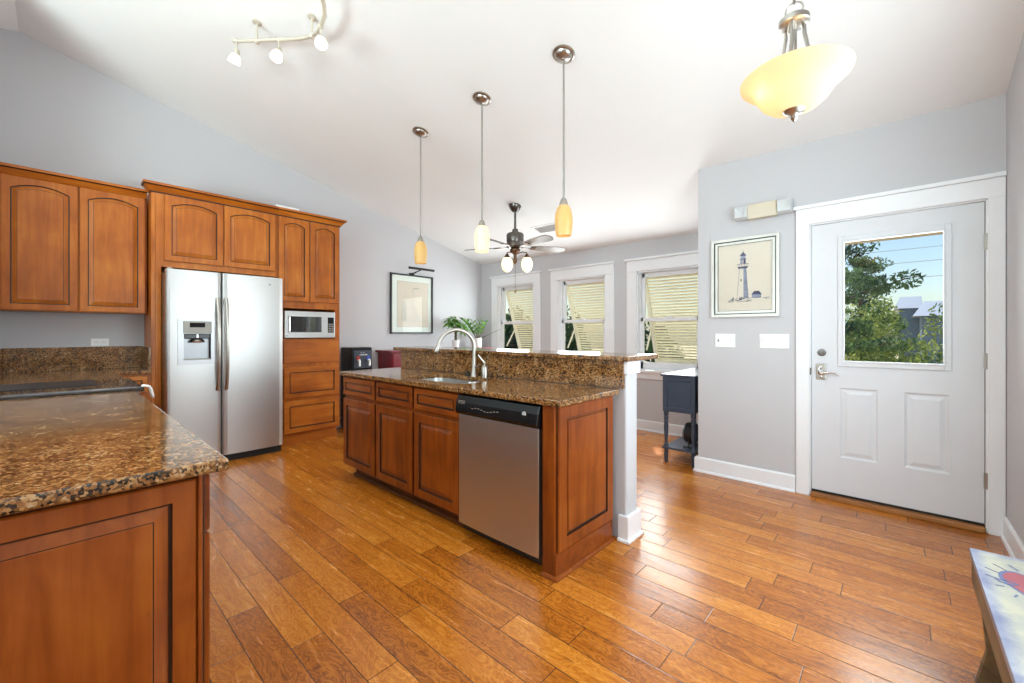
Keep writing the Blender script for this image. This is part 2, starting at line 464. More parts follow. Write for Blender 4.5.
# ------------------------------------------------------------------ mesh helpers
class MB:
    def __init__(self):
        self.v, self.f, self.mi = [], [], []
    def add(self, verts, faces, m=0):
        k = len(self.v)
        self.v += [tuple(p) for p in verts]
        self.f += [tuple(i + k for i in f) for f in faces]
        self.mi += [m] * len(faces)
        return self
    def box(self, x0, x1, y0, y1, z0, z1, m=0):
        if x0 > x1: x0, x1 = x1, x0
        if y0 > y1: y0, y1 = y1, y0
        if z0 > z1: z0, z1 = z1, z0
        p = [(x, y, z) for z in (z0, z1) for y in (y0, y1) for x in (x0, x1)]
        return self.add(p, [(0, 2, 3, 1), (4, 5, 7, 6), (0, 1, 5, 4), (2, 6, 7, 3), (0, 4, 6, 2), (1, 3, 7, 5)], m)
    def obox(self, O, U, W, N, u0, u1, w0, w1, n0, n1, m=0):
        O, U, W, N = V3(O), V3(U), V3(W), V3(N)
        p = [O + U * a + W * b + N * c for c in (n0, n1) for b in (w0, w1) for a in (u0, u1)]
        return self.add(p, [(0, 2, 3, 1), (4, 5, 7, 6), (0, 1, 5, 4), (2, 6, 7, 3), (0, 4, 6, 2), (1, 3, 7, 5)], m)
    def prism(self, pts, vec, m=0):
        n = len(pts)
        a = [V3(p) for p in pts]
        b = [p + V3(vec) for p in a]
        fs = [tuple(range(n))[::-1], tuple(range(n, 2 * n))]
        fs += [(i, (i + 1) % n, n + (i + 1) % n, n + i) for i in range(n)]
        return self.add(a + b, fs, m)
    def lathe(self, prof, c=(0, 0, 0), segs=24, m=0, mat=None, cap=True):
        c = V3(c)
        vs, fs = [], []
        for r, z in prof:
            for k in range(segs):
                a = 2 * PI * k / segs
                p = V3((r * math.cos(a), r * math.sin(a), z))
                vs.append(c + (mat @ p if mat else p))
        for j in range(len(prof) - 1):
            for k in range(segs):
                k2 = (k + 1) % segs
                fs.append((j * segs + k, j * segs + k2, (j + 1) * segs + k2, (j + 1) * segs + k))
        if cap:
            fs.append(tuple(range(segs))[::-1])
            fs.append(tuple((len(prof) - 1) * segs + k for k in range(segs)))
        return self.add(vs, fs, m)
    def tube(self, pts, r, segs=10, m=0):
        pts = [V3(p) for p in pts]
        rs = r if isinstance(r, (list, tuple)) else [r] * len(pts)
        vs, fs = [], []
        ref = None
        for i, p in enumerate(pts):
            a = pts[max(i - 1, 0)]
            b = pts[min(i + 1, len(pts) - 1)]
            t = (b - a).normalized()
            if ref is None:
                ref = V3((0, 0, 1)) if abs(t.z) < 0.9 else V3((1, 0, 0))
            u = (ref - t * ref.dot(t)).normalized()
            ref = u
            w = t.cross(u)
            for k in range(segs):
                q = 2 * PI * k / segs
                vs.append(p + (u * math.cos(q) + w * math.sin(q)) * rs[i])
        for i in range(len(pts) - 1):
            for k in range(segs):
                k2 = (k + 1) % segs
                fs.append((i * segs + k, i * segs + k2, (i + 1) * segs + k2, (i + 1) * segs + k))
        fs.append(tuple(range(segs))[::-1])
        fs.append(tuple((len(pts) - 1) * segs + k for k in range(segs)))
        return self.add(vs, fs, m)
    def ball(self, c, r, segs=16, rings=10, m=0, sx=1, sy=1, sz=1):
        prof = [(max(1e-4, r * math.sin(PI * j / rings)), -r * math.cos(PI * j / rings)) for j in range(rings + 1)]
        return self.lathe(prof, c, segs, m, Matrix.Diagonal((sx, sy, sz)))
    def build(self, name, mats, parent=None, smooth=False, bevel=0.0, bseg=2, origin=None, angle=40):
        if not isinstance(mats, (list, tuple)):
            mats = [mats]
        if origin is None:
            lo = [min(p[i] for p in self.v) for i in range(3)]
            hi = [max(p[i] for p in self.v) for i in range(3)]
            origin = [(a + b) / 2 for a, b in zip(lo, hi)]
        o3 = V3(origin)
        me = bpy.data.meshes.new(name)
        me.from_pydata([tuple(V3(p) - o3) for p in self.v], [], self.f)
        for m in mats:
            me.materials.append(m)
        me.polygons.foreach_set('material_index', self.mi)
        bm = bmesh.new()
        bm.from_mesh(me)
        bmesh.ops.recalc_face_normals(bm, faces=bm.faces)
        bm.to_mesh(me)
        bm.free()
        if smooth:
            me.polygons.foreach_set('use_smooth', [True] * len(me.polygons))
            me.set_sharp_from_angle(angle=math.radians(angle))
        me.update()
        o = bpy.data.objects.new(name, me)
        COL.objects.link(o)
        if parent:
            o.parent = parent
            o.location = o3 - wloc(parent)
        else:
            o.location = o3
        if bevel:
            b = o.modifiers.new('bevel', 'BEVEL')
            b.width = bevel
            b.segments = bseg
            b.limit_method = 'ANGLE'
            b.angle_limit = math.radians(50)
        return o

def wloc(o):
    p = V3(o.location)
    while o.parent:
        o = o.parent
        p += V3(o.location)
    return p

def tag(o, label=None, cat=None, group=None, kind=None):
    if label: o['label'] = label
    if cat: o['category'] = cat
    if group: o['group'] = group
    if kind: o['kind'] = kind
    return o

def thing(name, label, cat, loc, group=None):
    o = bpy.data.objects.new(name, None)
    o.empty_display_size = 0.1
    COL.objects.link(o)
    o.location = loc
    return tag(o, label, cat, group)

def dup(root, delta, label=None):
    r = root.copy()
    COL.objects.link(r)
    r.location = V3(root.location) + V3(delta)
    if label: r['label'] = label
    for ch in list(root.children):
        c = ch.copy()
        COL.objects.link(c)
        c.parent = r
        for g in list(ch.children):
            d = g.copy()
            COL.objects.link(d)
            d.parent = c
    return r

def struct(o):
    o['kind'] = 'structure'
    return o

def rect_holes(mb, a0, a1, b0, b1, holes, to3, t0, t1, m=0):
    """a wall in the (a, b) plane, from depth t0 to t1, with rectangular openings (a0, a1, b0, b1)"""
    A = sorted({a0, a1, *[h[0] for h in holes], *[h[1] for h in holes]})
    B = sorted({b0, b1, *[h[2] for h in holes], *[h[3] for h in holes]})
    def solid(i, j):
        if i < 0 or j < 0 or i >= len(A) - 1 or j >= len(B) - 1: return False
        ca, cb = (A[i] + A[i + 1]) / 2, (B[j] + B[j + 1]) / 2
        return not any(h[0] < ca < h[1] and h[2] < cb < h[3] for h in holes)
    for i in range(len(A) - 1):
        for j in range(len(B) - 1):
            if not solid(i, j): continue
            q = [(A[i], B[j]), (A[i + 1], B[j]), (A[i + 1], B[j + 1]), (A[i], B[j + 1])]
            for t in (t0, t1):
                mb.add([to3(a, b, t) for a, b in q], [(0, 1, 2, 3)], m)
            for (di, dj), (p, r) in (((0, -1), (0, 1)), ((1, 0), (1, 2)), ((0, 1), (2, 3)), ((-1, 0), (3, 0))):
                if not solid(i + di, j + dj):
                    mb.add([to3(*q[p], t0), to3(*q[r], t0), to3(*q[r], t1), to3(*q[p], t1)], [(0, 1, 2, 3)], m)
    bm = bmesh.new()
    return mb

def panel(mb, O, U, W, N, w, h, frame=0.058, arch=0.0, t=0.02, raise_w=0.034, K=14):
    """raised-panel door, drawer front or end panel; materials 0 = wood, 1 = dark glaze"""
    O, U, W, N = V3(O), V3(U), V3(W), V3(N)
    def loop(i, d, A):
        pts = [(i, i), (w - i, i)]
        for j in range(K + 1):
            x = (w - i) - (w - 2 * i) * j / K
            s = (x - w / 2) / max(1e-6, (w / 2 - frame))
            pts.append((x, h - i - A * min(1.0, s * s)))
        return [O + U * a + W * b + N * d for a, b in pts]
    A = arch
    L = [(0, 0, 0), (0, t * 0.4, 0), (0, t - 0.004, 0), (0.004, t, 0), (frame, t, A), (frame + 0.0025, t - 0.010, A),
         (frame + 0.0075, t - 0.011, A), (frame + 0.011, t - 0.010, A), (frame + raise_w, t - 0.001, A),
         (frame + raise_w + 0.0025, t - 0.0018, A), (frame + raise_w + 0.005, t - 0.001, A)]
    ms = [1, 0, 0, 0, 1, 1, 0, 0, 1, 0]  # first ring paints gap shade on the door sides; other dark rings are pigment
    n = K + 3
    vs = []
    for a in L:
        vs += loop(*a)
    for k in range(len(L) - 1):
        fs = [(k * n + i, k * n + (i + 1) % n, (k + 1) * n + (i + 1) % n, (k + 1) * n + i) for i in range(n)]
        base = len(mb.v)
        mb.v += [tuple(p) for p in vs[k * n:(k + 2) * n]]
        mb.f += [tuple(j - k * n + base for j in f) for f in fs]
        mb.mi += [ms[k]] * n
    last = len(L) - 1
    mb.add(vs[last * n:], [tuple(range(n))], 0)
    mb.add(vs[:n], [tuple(range(n))[::-1]], 0)
    return mb

# orientation triples: across, up, outward
EX = ((0, 1, 0), (0, 0, 1), (1, 0, 0))        # faces +X
SY = ((1, 0, 0), (0, 0, 1), (0, -1, 0))       # faces -Y
NY = ((-1, 0, 0), (0, 0, 1), (0, 1, 0))       # faces +Y

XL, XR = -5.46, 0.495          # left and right wall faces
YF, YD, YB = 5.13, 3.94, -4.0  # far (dining window) wall, door wall, back wall
RIDGE = (-0.22, 3.80)

def ceil_z(x, y):
    s = (x - XL) / (XR - XL)
    if y >= RIDGE[0]:
        m = -0.2467 - 0.0135 * s
        return RIDGE[1] + m * (y - RIDGE[0])
    return RIDGE[1] + 0.2467 * (y - RIDGE[0])

# ================================================================== the room
fl = MB().box(XL - 0.15, XR + 0.15, YB - 0.15, YF + 0.15, -0.12, 0.0)
struct(fl.build('floor', M['floor'], origin=(0, 0, 0)))

mb = MB()
ys = [YB - 0.15, -2.2, RIDGE[0], 1.0, 2.3, 3.94, YF + 0.15]
xs = [XL - 0.15, -3.5, -1.34, XR + 0.15]
for k in range(2):
    base = len(mb.v)
    mb.add([(x, y, ceil_z(x, y) + 0.14 * k) for y in ys for x in xs], [])
    for j in range(len(ys) - 1):
        for i in range(len(xs) - 1):
            a = base + j * len(xs) + i
            mb.f.append((a, a + 1, a + 1 + len(xs), a + len(xs)))
            mb.mi.append(0)
struct(mb.build('ceiling', M['ceiling'], origin=(0, 0, 0)))

def gable(x0, x1, y0, y1, name):
    zz = lambda y: ceil_z((x0 + x1) / 2, y) + 0.06
    pts = [(x0, y0, 0), (x0, y1, 0), (x0, y1, zz(y1)), (x0, RIDGE[0], zz(RIDGE[0])), (x0, y0, zz(y0))]
    return struct(MB().prism(pts, (x1 - x0, 0, 0)).build(name, M['wall'], origin=(0, 0, 0)))
gable(XL - 0.15, XL, YB, YF + 0.15, 'wall_left')
wr = [(YB, 1.2), (1.2, 2.8), (2.8, YD + 0.15)]
mb = MB()
for y0, y1 in (wr[0], wr[2]):
    q = [y0, y1] if not y0 < RIDGE[0] < y1 else [y0, RIDGE[0], y1]
    mb.prism([(XR, y0, 0), (XR, y1, 0)] + [(XR, y, ceil_z(XR, y) + 0.06) for y in reversed(q)], (0.15, 0, 0))
mb.box(XR, XR + 0.15, 1.2, 2.8, 0, 0.72)
mb.prism([(XR, 1.2, 2.28), (XR, 2.8, 2.28), (XR, 2.8, ceil_z(XR, 2.8) + 0.06), (XR, 1.2, ceil_z(XR, 1.2) + 0.06)], (0.15, 0, 0))
struct(mb.build('wall_right', M['wall'], origin=(0, 0, 0)))

WIN = [(-5.05, -4.245), (-3.765, -2.96), (-2.50, -1.695)]   # dining window openings
WZ0, WZ1 = 0.78, 2.055
mb = MB()
rect_holes(mb, XL, -1.19, 0, 2.53, [(a, b, WZ0, WZ1) for a, b in WIN], lambda a, b, t: (a, t, b), YF, YF + 0.15)
struct(mb.build('wall_far', M['wall'], origin=(0, 0, 0)))
DX0, DX1, DZ = -0.497, 0.424, 2.095
mb = MB()
rect_holes(mb, -1.325, XR, 0, 2.84, [(DX0, DX1, 0, DZ)], lambda a, b, t: (a, t, b), YD, YD + 0.15)
struct(mb.build('wall_door', M['wall'], origin=(0, 0, 0)))
struct(MB().box(-1.34, -1.19, YD + 0.15, YF, 0, 2.8).build('wall_return', M['wall'], origin=(0, 0, 0)))
mb = MB()
rect_holes(mb, XL - 0.15, XR + 0.15, 0, 2.95, [(wx - ww / 2, wx + ww / 2, 0.5, 2.7) for wx, ww in ADDED_BACK_WIN],
           lambda a, b, t: (a, t, b), YB - 0.15, YB)
struct(mb.build('wall_back', M['wall'], origin=(0, 0, 0)))
struct(MB().box(XL, -4.55, -0.48, -0.345, 0, 3.74).build('wall_side', M['wall'], origin=(0, 0, 0)))
# half wall that carries the raised bar, with its white cap
struct(MB().box(-3.55, -1.19, 2.31, 2.45, 0, 1.083).build('wall_island', M['wall'], bevel=0.012, origin=(0, 0, 0)))
struct(MB().box(-1.28, -1.176, 2.296, 2.464, 1.005, 1.083).build('trim_1', M['white'], bevel=0.003))

def base_profile(mb, p0, p1, n, h=0.132, t=0.015):
    """baseboard from p0 to p1 standing out along n"""
    p0, p1, n = V3((*p0, 0)), V3((*p1, 0)), V3((*n, 0))
    prof = [(0, 0), (t + 0.012, 0), (t + 0.012, 0.008), (t + 0.006, 0.018), (t, 0.02), (t, h - 0.012), (t * 0.5, h), (0, h)]
    mb.prism([p0 + n * a + V3((0, 0, b)) for a, b in prof], p1 - p0)
    return mb
struct(base_profile(MB(), (XL, YF), (-1.34, YF), (0, -1)).build('baseboard_far', M['white']))
struct(base_profile(MB(), (XL, 2.42), (XL, YF), (1, 0)).build('baseboard_left', M['white']))
struct(base_profile(MB(), (-1.340, YD), (-0.585, YD), (0, -1)).build('baseboard_door', M['white']))
struct(base_profile(MB(), (-1.34, YD - 0.015), (-1.34, YF), (-1, 0)).build('baseboard_return', M['white']))
struct(base_profile(MB(), (XR, YB), (XR, YD - 0.02), (-1, 0)).build('baseboard_right', M['white']))
mb = MB()
mb.box(-1.240, -1.172, 2.292, 2.468, 0, 0.155)
mb.box(-1.240, -1.160, 2.280, 2.480, 0, 0.018)
mb.box(-3.55, -1.240, 2.45, 2.468, 0, 0.155)
struct(mb.build('baseboard_island', M['white'], bevel=0.004))

# ------------------------------------------------------------------ dining windows
def make_window(k, a, b):
    root = bpy.data.objects.new('window_%d' % k, None)
    COL.objects.link(root)
    root.location = ((a + b) / 2, YF, WZ0)
    struct(root)
    c = 0.135
    mb = MB()
    mb.box(a - c, a + 0.004, YF - 0.02, YF, WZ0, WZ1 + 0.004)
    mb.box(b - 0.004, b + c, YF - 0.02, YF, WZ0, WZ1 + 0.004)
    mb.box(a - c, b + c, YF - 0.022, YF, WZ1, WZ1 + 0.145)
    mb.box(a - c - 0.022, b + c + 0.022, YF - 0.045, YF, WZ1 + 0.145, WZ1 + 0.172)
    mb.build('window_casing', M['white'], root, bevel=0.003)
    mb = MB()
    mb.box(a - c - 0.02, b + c + 0.02, YF - 0.06, YF, WZ0 - 0.03, WZ0)
    mb.box(a, b, YF, YF + 0.15, WZ0 - 0.006, WZ0 + 0.012)
    mb.box(a - c, b + c, YF - 0.02, YF, WZ0 - 0.115, WZ0 - 0.03)
    mb.build('window_sill', M['white'], root, bevel=0.003)
    mb = MB()
    mb.box(a, a + 0.018, YF, YF + 0.15, WZ0, WZ1)
    mb.box(b - 0.018, b, YF, YF + 0.15, WZ0, WZ1)
    mb.box(a, b, YF, YF + 0.15, WZ1 - 0.018, WZ1)
    for q in (0.052, 0.098):
        mb.box(a + 0.018, a + 0.032, YF + q - 0.008, YF + q + 0.004, WZ0, WZ1)
        mb.box(b - 0.032, b - 0.018, YF + q - 0.008, YF + q + 0.004, WZ0, WZ1)
    mb.build('window_jamb', M['white'], root, bevel=0.002)
    for y0, z0, z1 in ((YF + 0.055, WZ0 + 0.012, 1.452), (YF + 0.098, 1.405, WZ1 - 0.018)):
        lo = z0 < 1
        s, r0, r1 = 0.048, (0.085 if lo else 0.046), (0.046 if lo else 0.055)
        mb = MB()
        x0, x1 = a + 0.018, b - 0.018
        mb.box(x0, x0 + s, y0, y0 + 0.036, z0, z1)
        mb.box(x1 - s, x1, y0, y0 + 0.036, z0, z1)
        mb.box(x0, x1, y0, y0 + 0.036, z0, z0 + r0)
        mb.box(x0, x1, y0, y0 + 0.036, z1 - r1, z1)
        sash = mb.build('sash', M['white'], root, bevel=0.003)
        MB().box(x0 + s, x1 - s, y0 + 0.016, y0 + 0.020, z0 + r0, z1 - r1).build('pane', M['glass'], sash)
        if lo:
            mb = MB().box((x0 + x1) / 2 - 0.03, (x0 + x1) / 2 + 0.03, y0 - 0.012, y0 + 0.03, z1 - 0.004, z1 + 0.014)
            mb.build('sash_lock', M['white_plastic'], root, bevel=0.004)
    return root
for k, (a, b) in enumerate(WIN):
    make_window(k + 1, a, b)

# added window over the bench, out of view, framing the side fill lamp
sw = bpy.data.objects.new('window_4', None)
COL.objects.link(sw)
sw.location = (XR, 2.0, 0.72)
struct(sw)
mb = MB()
for q in ((1.08, 1.20, 0.72, 2.28), (2.80, 2.92, 0.72, 2.28), (1.08, 2.92, 2.28, 2.42), (1.06, 2.94, 0.62, 0.72)):
    mb.box(XR - 0.02, XR, *q)
mb.build('window_casing', M['white'], sw, bevel=0.003)
mb = MB()
for q in ((1.20, 1.25, 0.72, 2.28), (2.75, 2.80, 0.72, 2.28), (1.25, 2.75, 0.72, 0.78), (1.25, 2.75, 2.22, 2.28), (1.25, 2.75, 1.48, 1.53)):
    mb.box(XR + 0.07, XR + 0.11, *q)
ss = mb.build('sash', M['white'], sw, bevel=0.003)
MB().box(XR + 0.085, XR + 0.090, 1.25, 2.75, 0.78, 2.22).build('pane', M['glass'], ss)

# cream louvred shutters hinged above the windows outside
def make_shutter(a, b, label):
    yo, zt = YF + 0.185, 2.07
    root = thing('louvred_shutter', label, 'shutter', ((a + b) / 2, yo, zt), 'louvred shutters outside the dining windows')
    ang = math.radians(19)
    U = V3((1, 0, 0))
    W = V3((0, math.sin(ang), -math.cos(ang)))
    N = V3((0, -math.cos(ang), -math.sin(ang)))
    O = V3((a - 0.012, yo, zt))
    w, L = b - a + 0.03, 1.34
    mb = MB()
    mb.obox(O, U, W, N, 0, 0.052, 0, L, -0.018, 0.018)
    mb.obox(O, U, W, N, w - 0.052, w, 0, L, -0.018, 0.018)
    for q in (0, L - 0.085):
        mb.obox(O, U, W, N, 0.052, w - 0.052, q, q + 0.085, -0.018, 0.018)
    mb.build('shutter_frame', M['shutter'], root, bevel=0.003)
    mb = MB()
    n = 29
    tilt = math.radians(46)
    for k in range(n):
        s = 0.085 + (L - 0.17) * (k + 0.5) / n
        P = O + W * s
        d1 = W * math.sin(tilt) - N * math.cos(tilt)     # louvre slopes down towards the outside
        d2 = W * math.cos(tilt) + N * math.sin(tilt)
        mb.obox(P, U, d1, d2, 0.05, w - 0.05, -0.0245, 0.0245, -0.003, 0.003)
    mb.build('louvres', M['shutter'], root)
    p0 = V3((a + 0.06, yo - 0.02, 1.03))
    p1 = O + W * 0.78 + U * 0.02
    MB().tube([p0, p1], 0.012, 8).build('stay_arm', M['shutter'], root)
for (a, b), nm in zip(WIN, ('first window from the left wall', 'middle window', 'window beside the dark blue table')):
    make_shutter(a, b, 'cream louvred shutter propped open outside the %s' % nm)

# ------------------------------------------------------------------ entry door
DY = YD + 0.010
door = bpy.data.objects.new('door_1', None)
COL.objects.link(door)
door.location = (-0.035, DY, 0)
struct(door)
LX0, LX1, LZ0, LZ1 = -0.483, 0.408, 0.052, 2.078
mb = MB()
PAN = [(-0.312, -0.097, 0.325, 0.845), (0.040, 0.255, 0.325, 0.845)]
GL = (-0.287, 0.231, 1.043, 1.928)
rect_holes(mb, LX0, LX1, LZ0, LZ1, [GL] + PAN, lambda a, b, t: (a, t, b), DY, DY + 0.044)
def inset(mb, x0, x1, z0, z1, steps, y):
    lp = [[(x0 + i, y + d, z0 + i), (x1 - i, y + d, z0 + i), (x1 - i, y + d, z1 - i), (x0 + i, y + d, z1 - i)] for i, d in steps]
    for p, q in zip(lp, lp[1:]):
        mb.add(p + q, [(k, (k + 1) % 4, 4 + (k + 1) % 4, 4 + k) for k in range(4)])
    mb.add(lp[-1], [(0, 1, 2, 3)])
for p in PAN:
    inset(mb, *p, [(0, 0), (0.012, 0.009), (0.022, 0.009), (0.045, 0.001)], DY)
mb.build('door_leaf', M['door_white'], door)
mb = MB()
x0, x1, z0, z1 = -0.322, 0.265, 1.004, 1.968
for q in ((x0, GL[0], z0, z1), (GL[1], x1, z0, z1), (GL[0], GL[1], z0, GL[2]), (GL[0], GL[1], GL[3], z1)):
    mb.box(q[0], q[1], DY - 0.013, DY + 0.01, q[2], q[3])
for q in ((GL[0] - 0.008, GL[0] + 0.004, GL[2] - 0.008, GL[3] + 0.008), (GL[1] - 0.004, GL[1] + 0.008, GL[2] - 0.008, GL[3] + 0.008),
          (GL[0], GL[1], GL[2] - 0.008, GL[2] + 0.004), (GL[0], GL[1], GL[3] - 0.004, GL[3] + 0.008)):
    mb.box(q[0], q[1], DY - 0.018, DY + 0.01, q[2], q[3])
lf = mb.build('window_frame', M['door_white'], door, bevel=0.003)
MB().box(GL[0], GL[1], DY + 0.018, DY + 0.024, GL[2], GL[3]).build('pane', M['glass'], lf)
mb = MB()
mb.box(-0.580, DX0 + 0.004, YD - 0.02, YD, 0, 2.10)
mb.box(DX1 - 0.004, XR - 0.003, YD - 0.02, YD, 0, 2.10)
mb.box(-0.580, XR - 0.003, YD - 0.022, YD, DZ - 0.004, 2.212)
mb.box(-0.596, XR - 0.002, YD - 0.04, YD, 2.212, 2.238)
mb.box(DX0, LX0 - 0.003, YD, YD + 0.15, 0, DZ)
mb.box(LX1 + 0.004, DX1, YD, YD + 0.15, 0, DZ)
mb.box(DX0, DX1, YD, YD + 0.15, LZ1 + 0.004, DZ)
mb.build('door_casing', M['white'], door, bevel=0.003)
MB().box(LX1, LX1 + 0.005, DY + 0.012, DY + 0.06, LZ0, LZ1).box(LX0, LX1, DY + 0.006, DY + 0.05, 0.034, 0.056)\
    .build('weather_strip', M['weather'], door)
MB().box(DX0 + 0.012, DX1 - 0.014, YD - 0.030, YD + 0.15, 0.0, 0.034).build('threshold', M['threshold'], door, bevel=0.006)
for hz in (1.826, 1.076, 0.325):
    h = MB().lathe([(0.0065, -0.05), (0.0065, 0.05)], (LX1 + 0.010, DY - 0.016, hz), 12)
    h.box(LX1 - 0.004, LX1 + 0.028, DY - 0.012, DY - 0.008, hz - 0.05, hz + 0.05)
    for q in (-0.03, -0.01, 0.01, 0.03):
        h.lathe([(0.0078, -0.0012), (0.0078, 0.0012)], (LX1 + 0.010, DY - 0.016, hz + q), 12)
    h.build('hinge', M['nickel'], door, smooth=True)
RY = Matrix.Rotation(PI / 2, 3, 'X')      # local z -> -y
mb = MB().lathe([(0.027, 0), (0.027, 0.006), (0.022, 0.014), (0.012, 0.016)], (-0.4195, DY, 1.103), 24, mat=RY)
mb.box(-0.425, -0.414, DY - 0.030, DY - 0.012, 1.090, 1.116)
mb.build('deadbolt', M['gunmetal'], door, smooth=True)
mb = MB().box(-0.455, -0.391, DY - 0.012, DY, 0.898, 1.020)
pl = mb.build('lock_plate', M['nickel'], door, bevel=0.006)
mb = MB().lathe([(0.021, 0.01), (0.021, 0.018), (0.011, 0.024), (0.010, 0.05)], (-0.421, DY, 0.950), 20, mat=RY)
mb.tube([(-0.421, DY - 0.048, 0.950), (-0.400, DY - 0.052, 0.952), (-0.36, DY - 0.05, 0.956), (-0.325, DY - 0.047, 0.948), (-0.305, DY - 0.046, 0.938)],
        [0.009, 0.009, 0.007, 0.006, 0.005], 10)
mb.build('lever', M['chrome'], pl, smooth=True)
mb = MB().tube([(-0.412, DY - 0.02, 1.0), (-0.43, DY - 0.022, 0.99), (-0.435, DY - 0.024, 0.975), (-0.421, DY - 0.026, 0.96)], 0.006, 8)
mb.ball((-0.425, DY - 0.014, 0.995), 0.013, 14, 8)
mb.ball((-0.423, DY - 0.014, 0.920), 0.013, 14, 8)
mb.build('thumb_turn', M['chrome'], pl, smooth=True)
MB().box(LX0 - 0.012, LX0 - 0.001, DY - 0.016, DY + 0.004, 0.93, 0.985).build('strike_plate', M['gunmetal'], door, bevel=0.003)

# ================================================================== kitchen, left wall
def crown(mb, pts, z0, h=0.085, out=0.062):
    """moulding along a polyline of (x, y) with outward normals in plan; pts = [(x, y, nx, ny)]"""
    prof = [(0, 0), (0.006, 0.0), (0.010, 0.012), (0.018, 0.020), (0.040, 0.048), (0.048, 0.056), (out, 0.064), (out, h), (0, h)]
    n = len(prof)
    vs = []
    for x, y, nx, ny in pts:
        vs += [(x + nx * a, y + ny * a, z0 + b) for a, b in prof]
    for k in range(len(pts) - 1):
        base = len(mb.v)
        mb.v += vs[k * n:(k + 2) * n]
        for i in range(n):
            mb.f.append((base + i, base + (i + 1) % n, base + n + (i + 1) % n, base + n + i))
            mb.mi.append(1 if i in (1, 5) else 0)  # dark bands paint shadow lines into the crown moulding
    mb.add(vs[:n], [tuple(range(n))])
    mb.add(vs[-n:], [tuple(range(n))[::-1]])
    return mb

UX = -5.145      # upper cabinet face
up = thing('upper_cabinet', 'honey maple wall cabinet with two arched doors above the left counter', 'cabinet', (-5.30, 0.115, 1.43))
MB().box(XL + 0.02, UX, -0.33, 0.566, 1.432, 2.515).build('body', M['maple'], up, bevel=0.002)
for y0, y1 in ((-0.300, 0.120), (0.129, 0.553)):
    panel(MB(), (UX, y0, 1.437), *EX, y1 - y0, 2.497 - 1.437, 0.049, 0.045).build('door', [M['maple'], M['glaze_shade']], up)
crown(MB(), [(UX, -0.33, 1, 0), (UX, 0.563, 1, 0)], 2.487, 0.085).build('crown_moulding', [M['maple_x'], M['glaze_shade']], up)

TX = -4.98       # tall cabinet face
fc = thing('fridge_cabinet', 'tall honey maple surround with two short arched doors above the refrigerator', 'cabinet', (-5.22, 1.11, 0))
MB().box(XL + 0.02, TX, 0.578, 0.606, 0, 2.55).build('side_panel', M['maple'], fc, bevel=0.002)
MB().box(XL + 0.02, TX, 0.607, 1.624, 1.865, 2.55).box(TX - 0.02, TX, 0.607, 0.648, 0, 1.865).build('body', M['maple'], fc, bevel=0.002)
for y0, y1 in ((0.668, 1.126), (1.135, 1.602)):
    panel(MB(), (TX, y0, 1.922), *EX, y1 - y0, 2.533 - 1.922, 0.052, 0.045).build('door', [M['maple'], M['glaze_shade']], fc)
crown(MB(), [(-5.07, 0.578, 0, -1), (TX, 0.578, 1, -1), (TX, 1.625, 1, 0)], 2.535, 0.085).build('crown_moulding', [M['maple_x'], M['glaze_shade']], fc)

pc = thing('pantry_cabinet', 'tall honey maple cabinet with microwave niche and drawers right of the refrigerator', 'cabinet', (-5.22, 1.99, 0))
mb = MB()
mb.box(XL + 0.02, TX, 1.627, 2.322, 1.53, 2.55)
mb.box(XL + 0.02, TX, 1.627, 2.322, 0.125, 1.188)
mb.box(XL + 0.02, TX, 1.627, 1.688, 1.188, 1.53)
mb.box(XL + 0.02, TX, 2.262, 2.322, 1.188, 1.53)
mb.box(XL + 0.02, -5.36, 1.688, 2.262, 1.188, 1.53)
mb.build('body', M['maple'], pc, bevel=0.002)
MB().box(XL + 0.02, -5.02, 1.63, 2.30, 0, 0.125).build('toe_kick', M['maple_x'], pc)
for y0, y1 in ((1.640, 1.962), (1.971, 2.305)):
    panel(MB(), (TX, y0, 1.608), *EX, y1 - y0, 2.533 - 1.608, 0.052, 0.036).build('door', [M['maple'], M['glaze_shade']], pc)
MB().box(TX, TX + 0.020, 1.690, 2.306, 0.915, 1.165).build('false_front', M['maple_x'], pc, bevel=0.003)
for z0, z1 in ((0.522, 0.868), (0.133, 0.490)):
    panel(MB(), (TX, 1.690, z0), *EX, 0.616, z1 - z0, 0.055, 0, raise_w=0.012).build('drawer', [M['maple_x'], M['glaze_shade']], pc)
crown(MB(), [(TX, 1.627, 1, 0), (TX, 2.322, 1, 1), (XL + 0.02, 2.322, 0, 1)], 2.535, 0.085).build('crown_moulding', [M['maple_x'], M['glaze_shade']], pc)

tag(MB().box(-5.20, -4.935, 1.60, 1.84, 2.622, 2.645).build('flat_box', M['white_plastic'], bevel=0.003),
    'thin white flat box lying on top of the tall maple cabinets', 'box')

# microwave
mw = thing('microwave', 'stainless steel microwave oven in the tall cabinet niche', 'microwave', (-5.15, 1.98, 1.195))
MB().box(-5.35, TX + 0.002, 1.692, 2.252, 1.196, 1.502).build('case', M['steel_dark'], mw, bevel=0.004)
MB().box(TX + 0.002, TX + 0.03, 1.692, 2.252, 1.198, 1.500).build('front', M['steel'], mw, bevel=0.004)
MB().box(TX + 0.03, TX + 0.034, 1.752, 2.092, 1.262, 1.440).build('door_window', M['black_glass'], mw, bevel=0.002)
MB().tube([(TX + 0.03, 1.735, 1.265), (TX + 0.045, 1.735, 1.275), (TX + 0.045, 1.735, 1.43), (TX + 0.03, 1.735, 1.44)], 0.007, 8).build('handle', M['chrome'], mw, smooth=True)
kp = MB().box(TX + 0.03, TX + 0.034, 2.165, 2.236, 1.258, 1.438).build('keypad', M['black'], mw, bevel=0.002)
mb = MB()
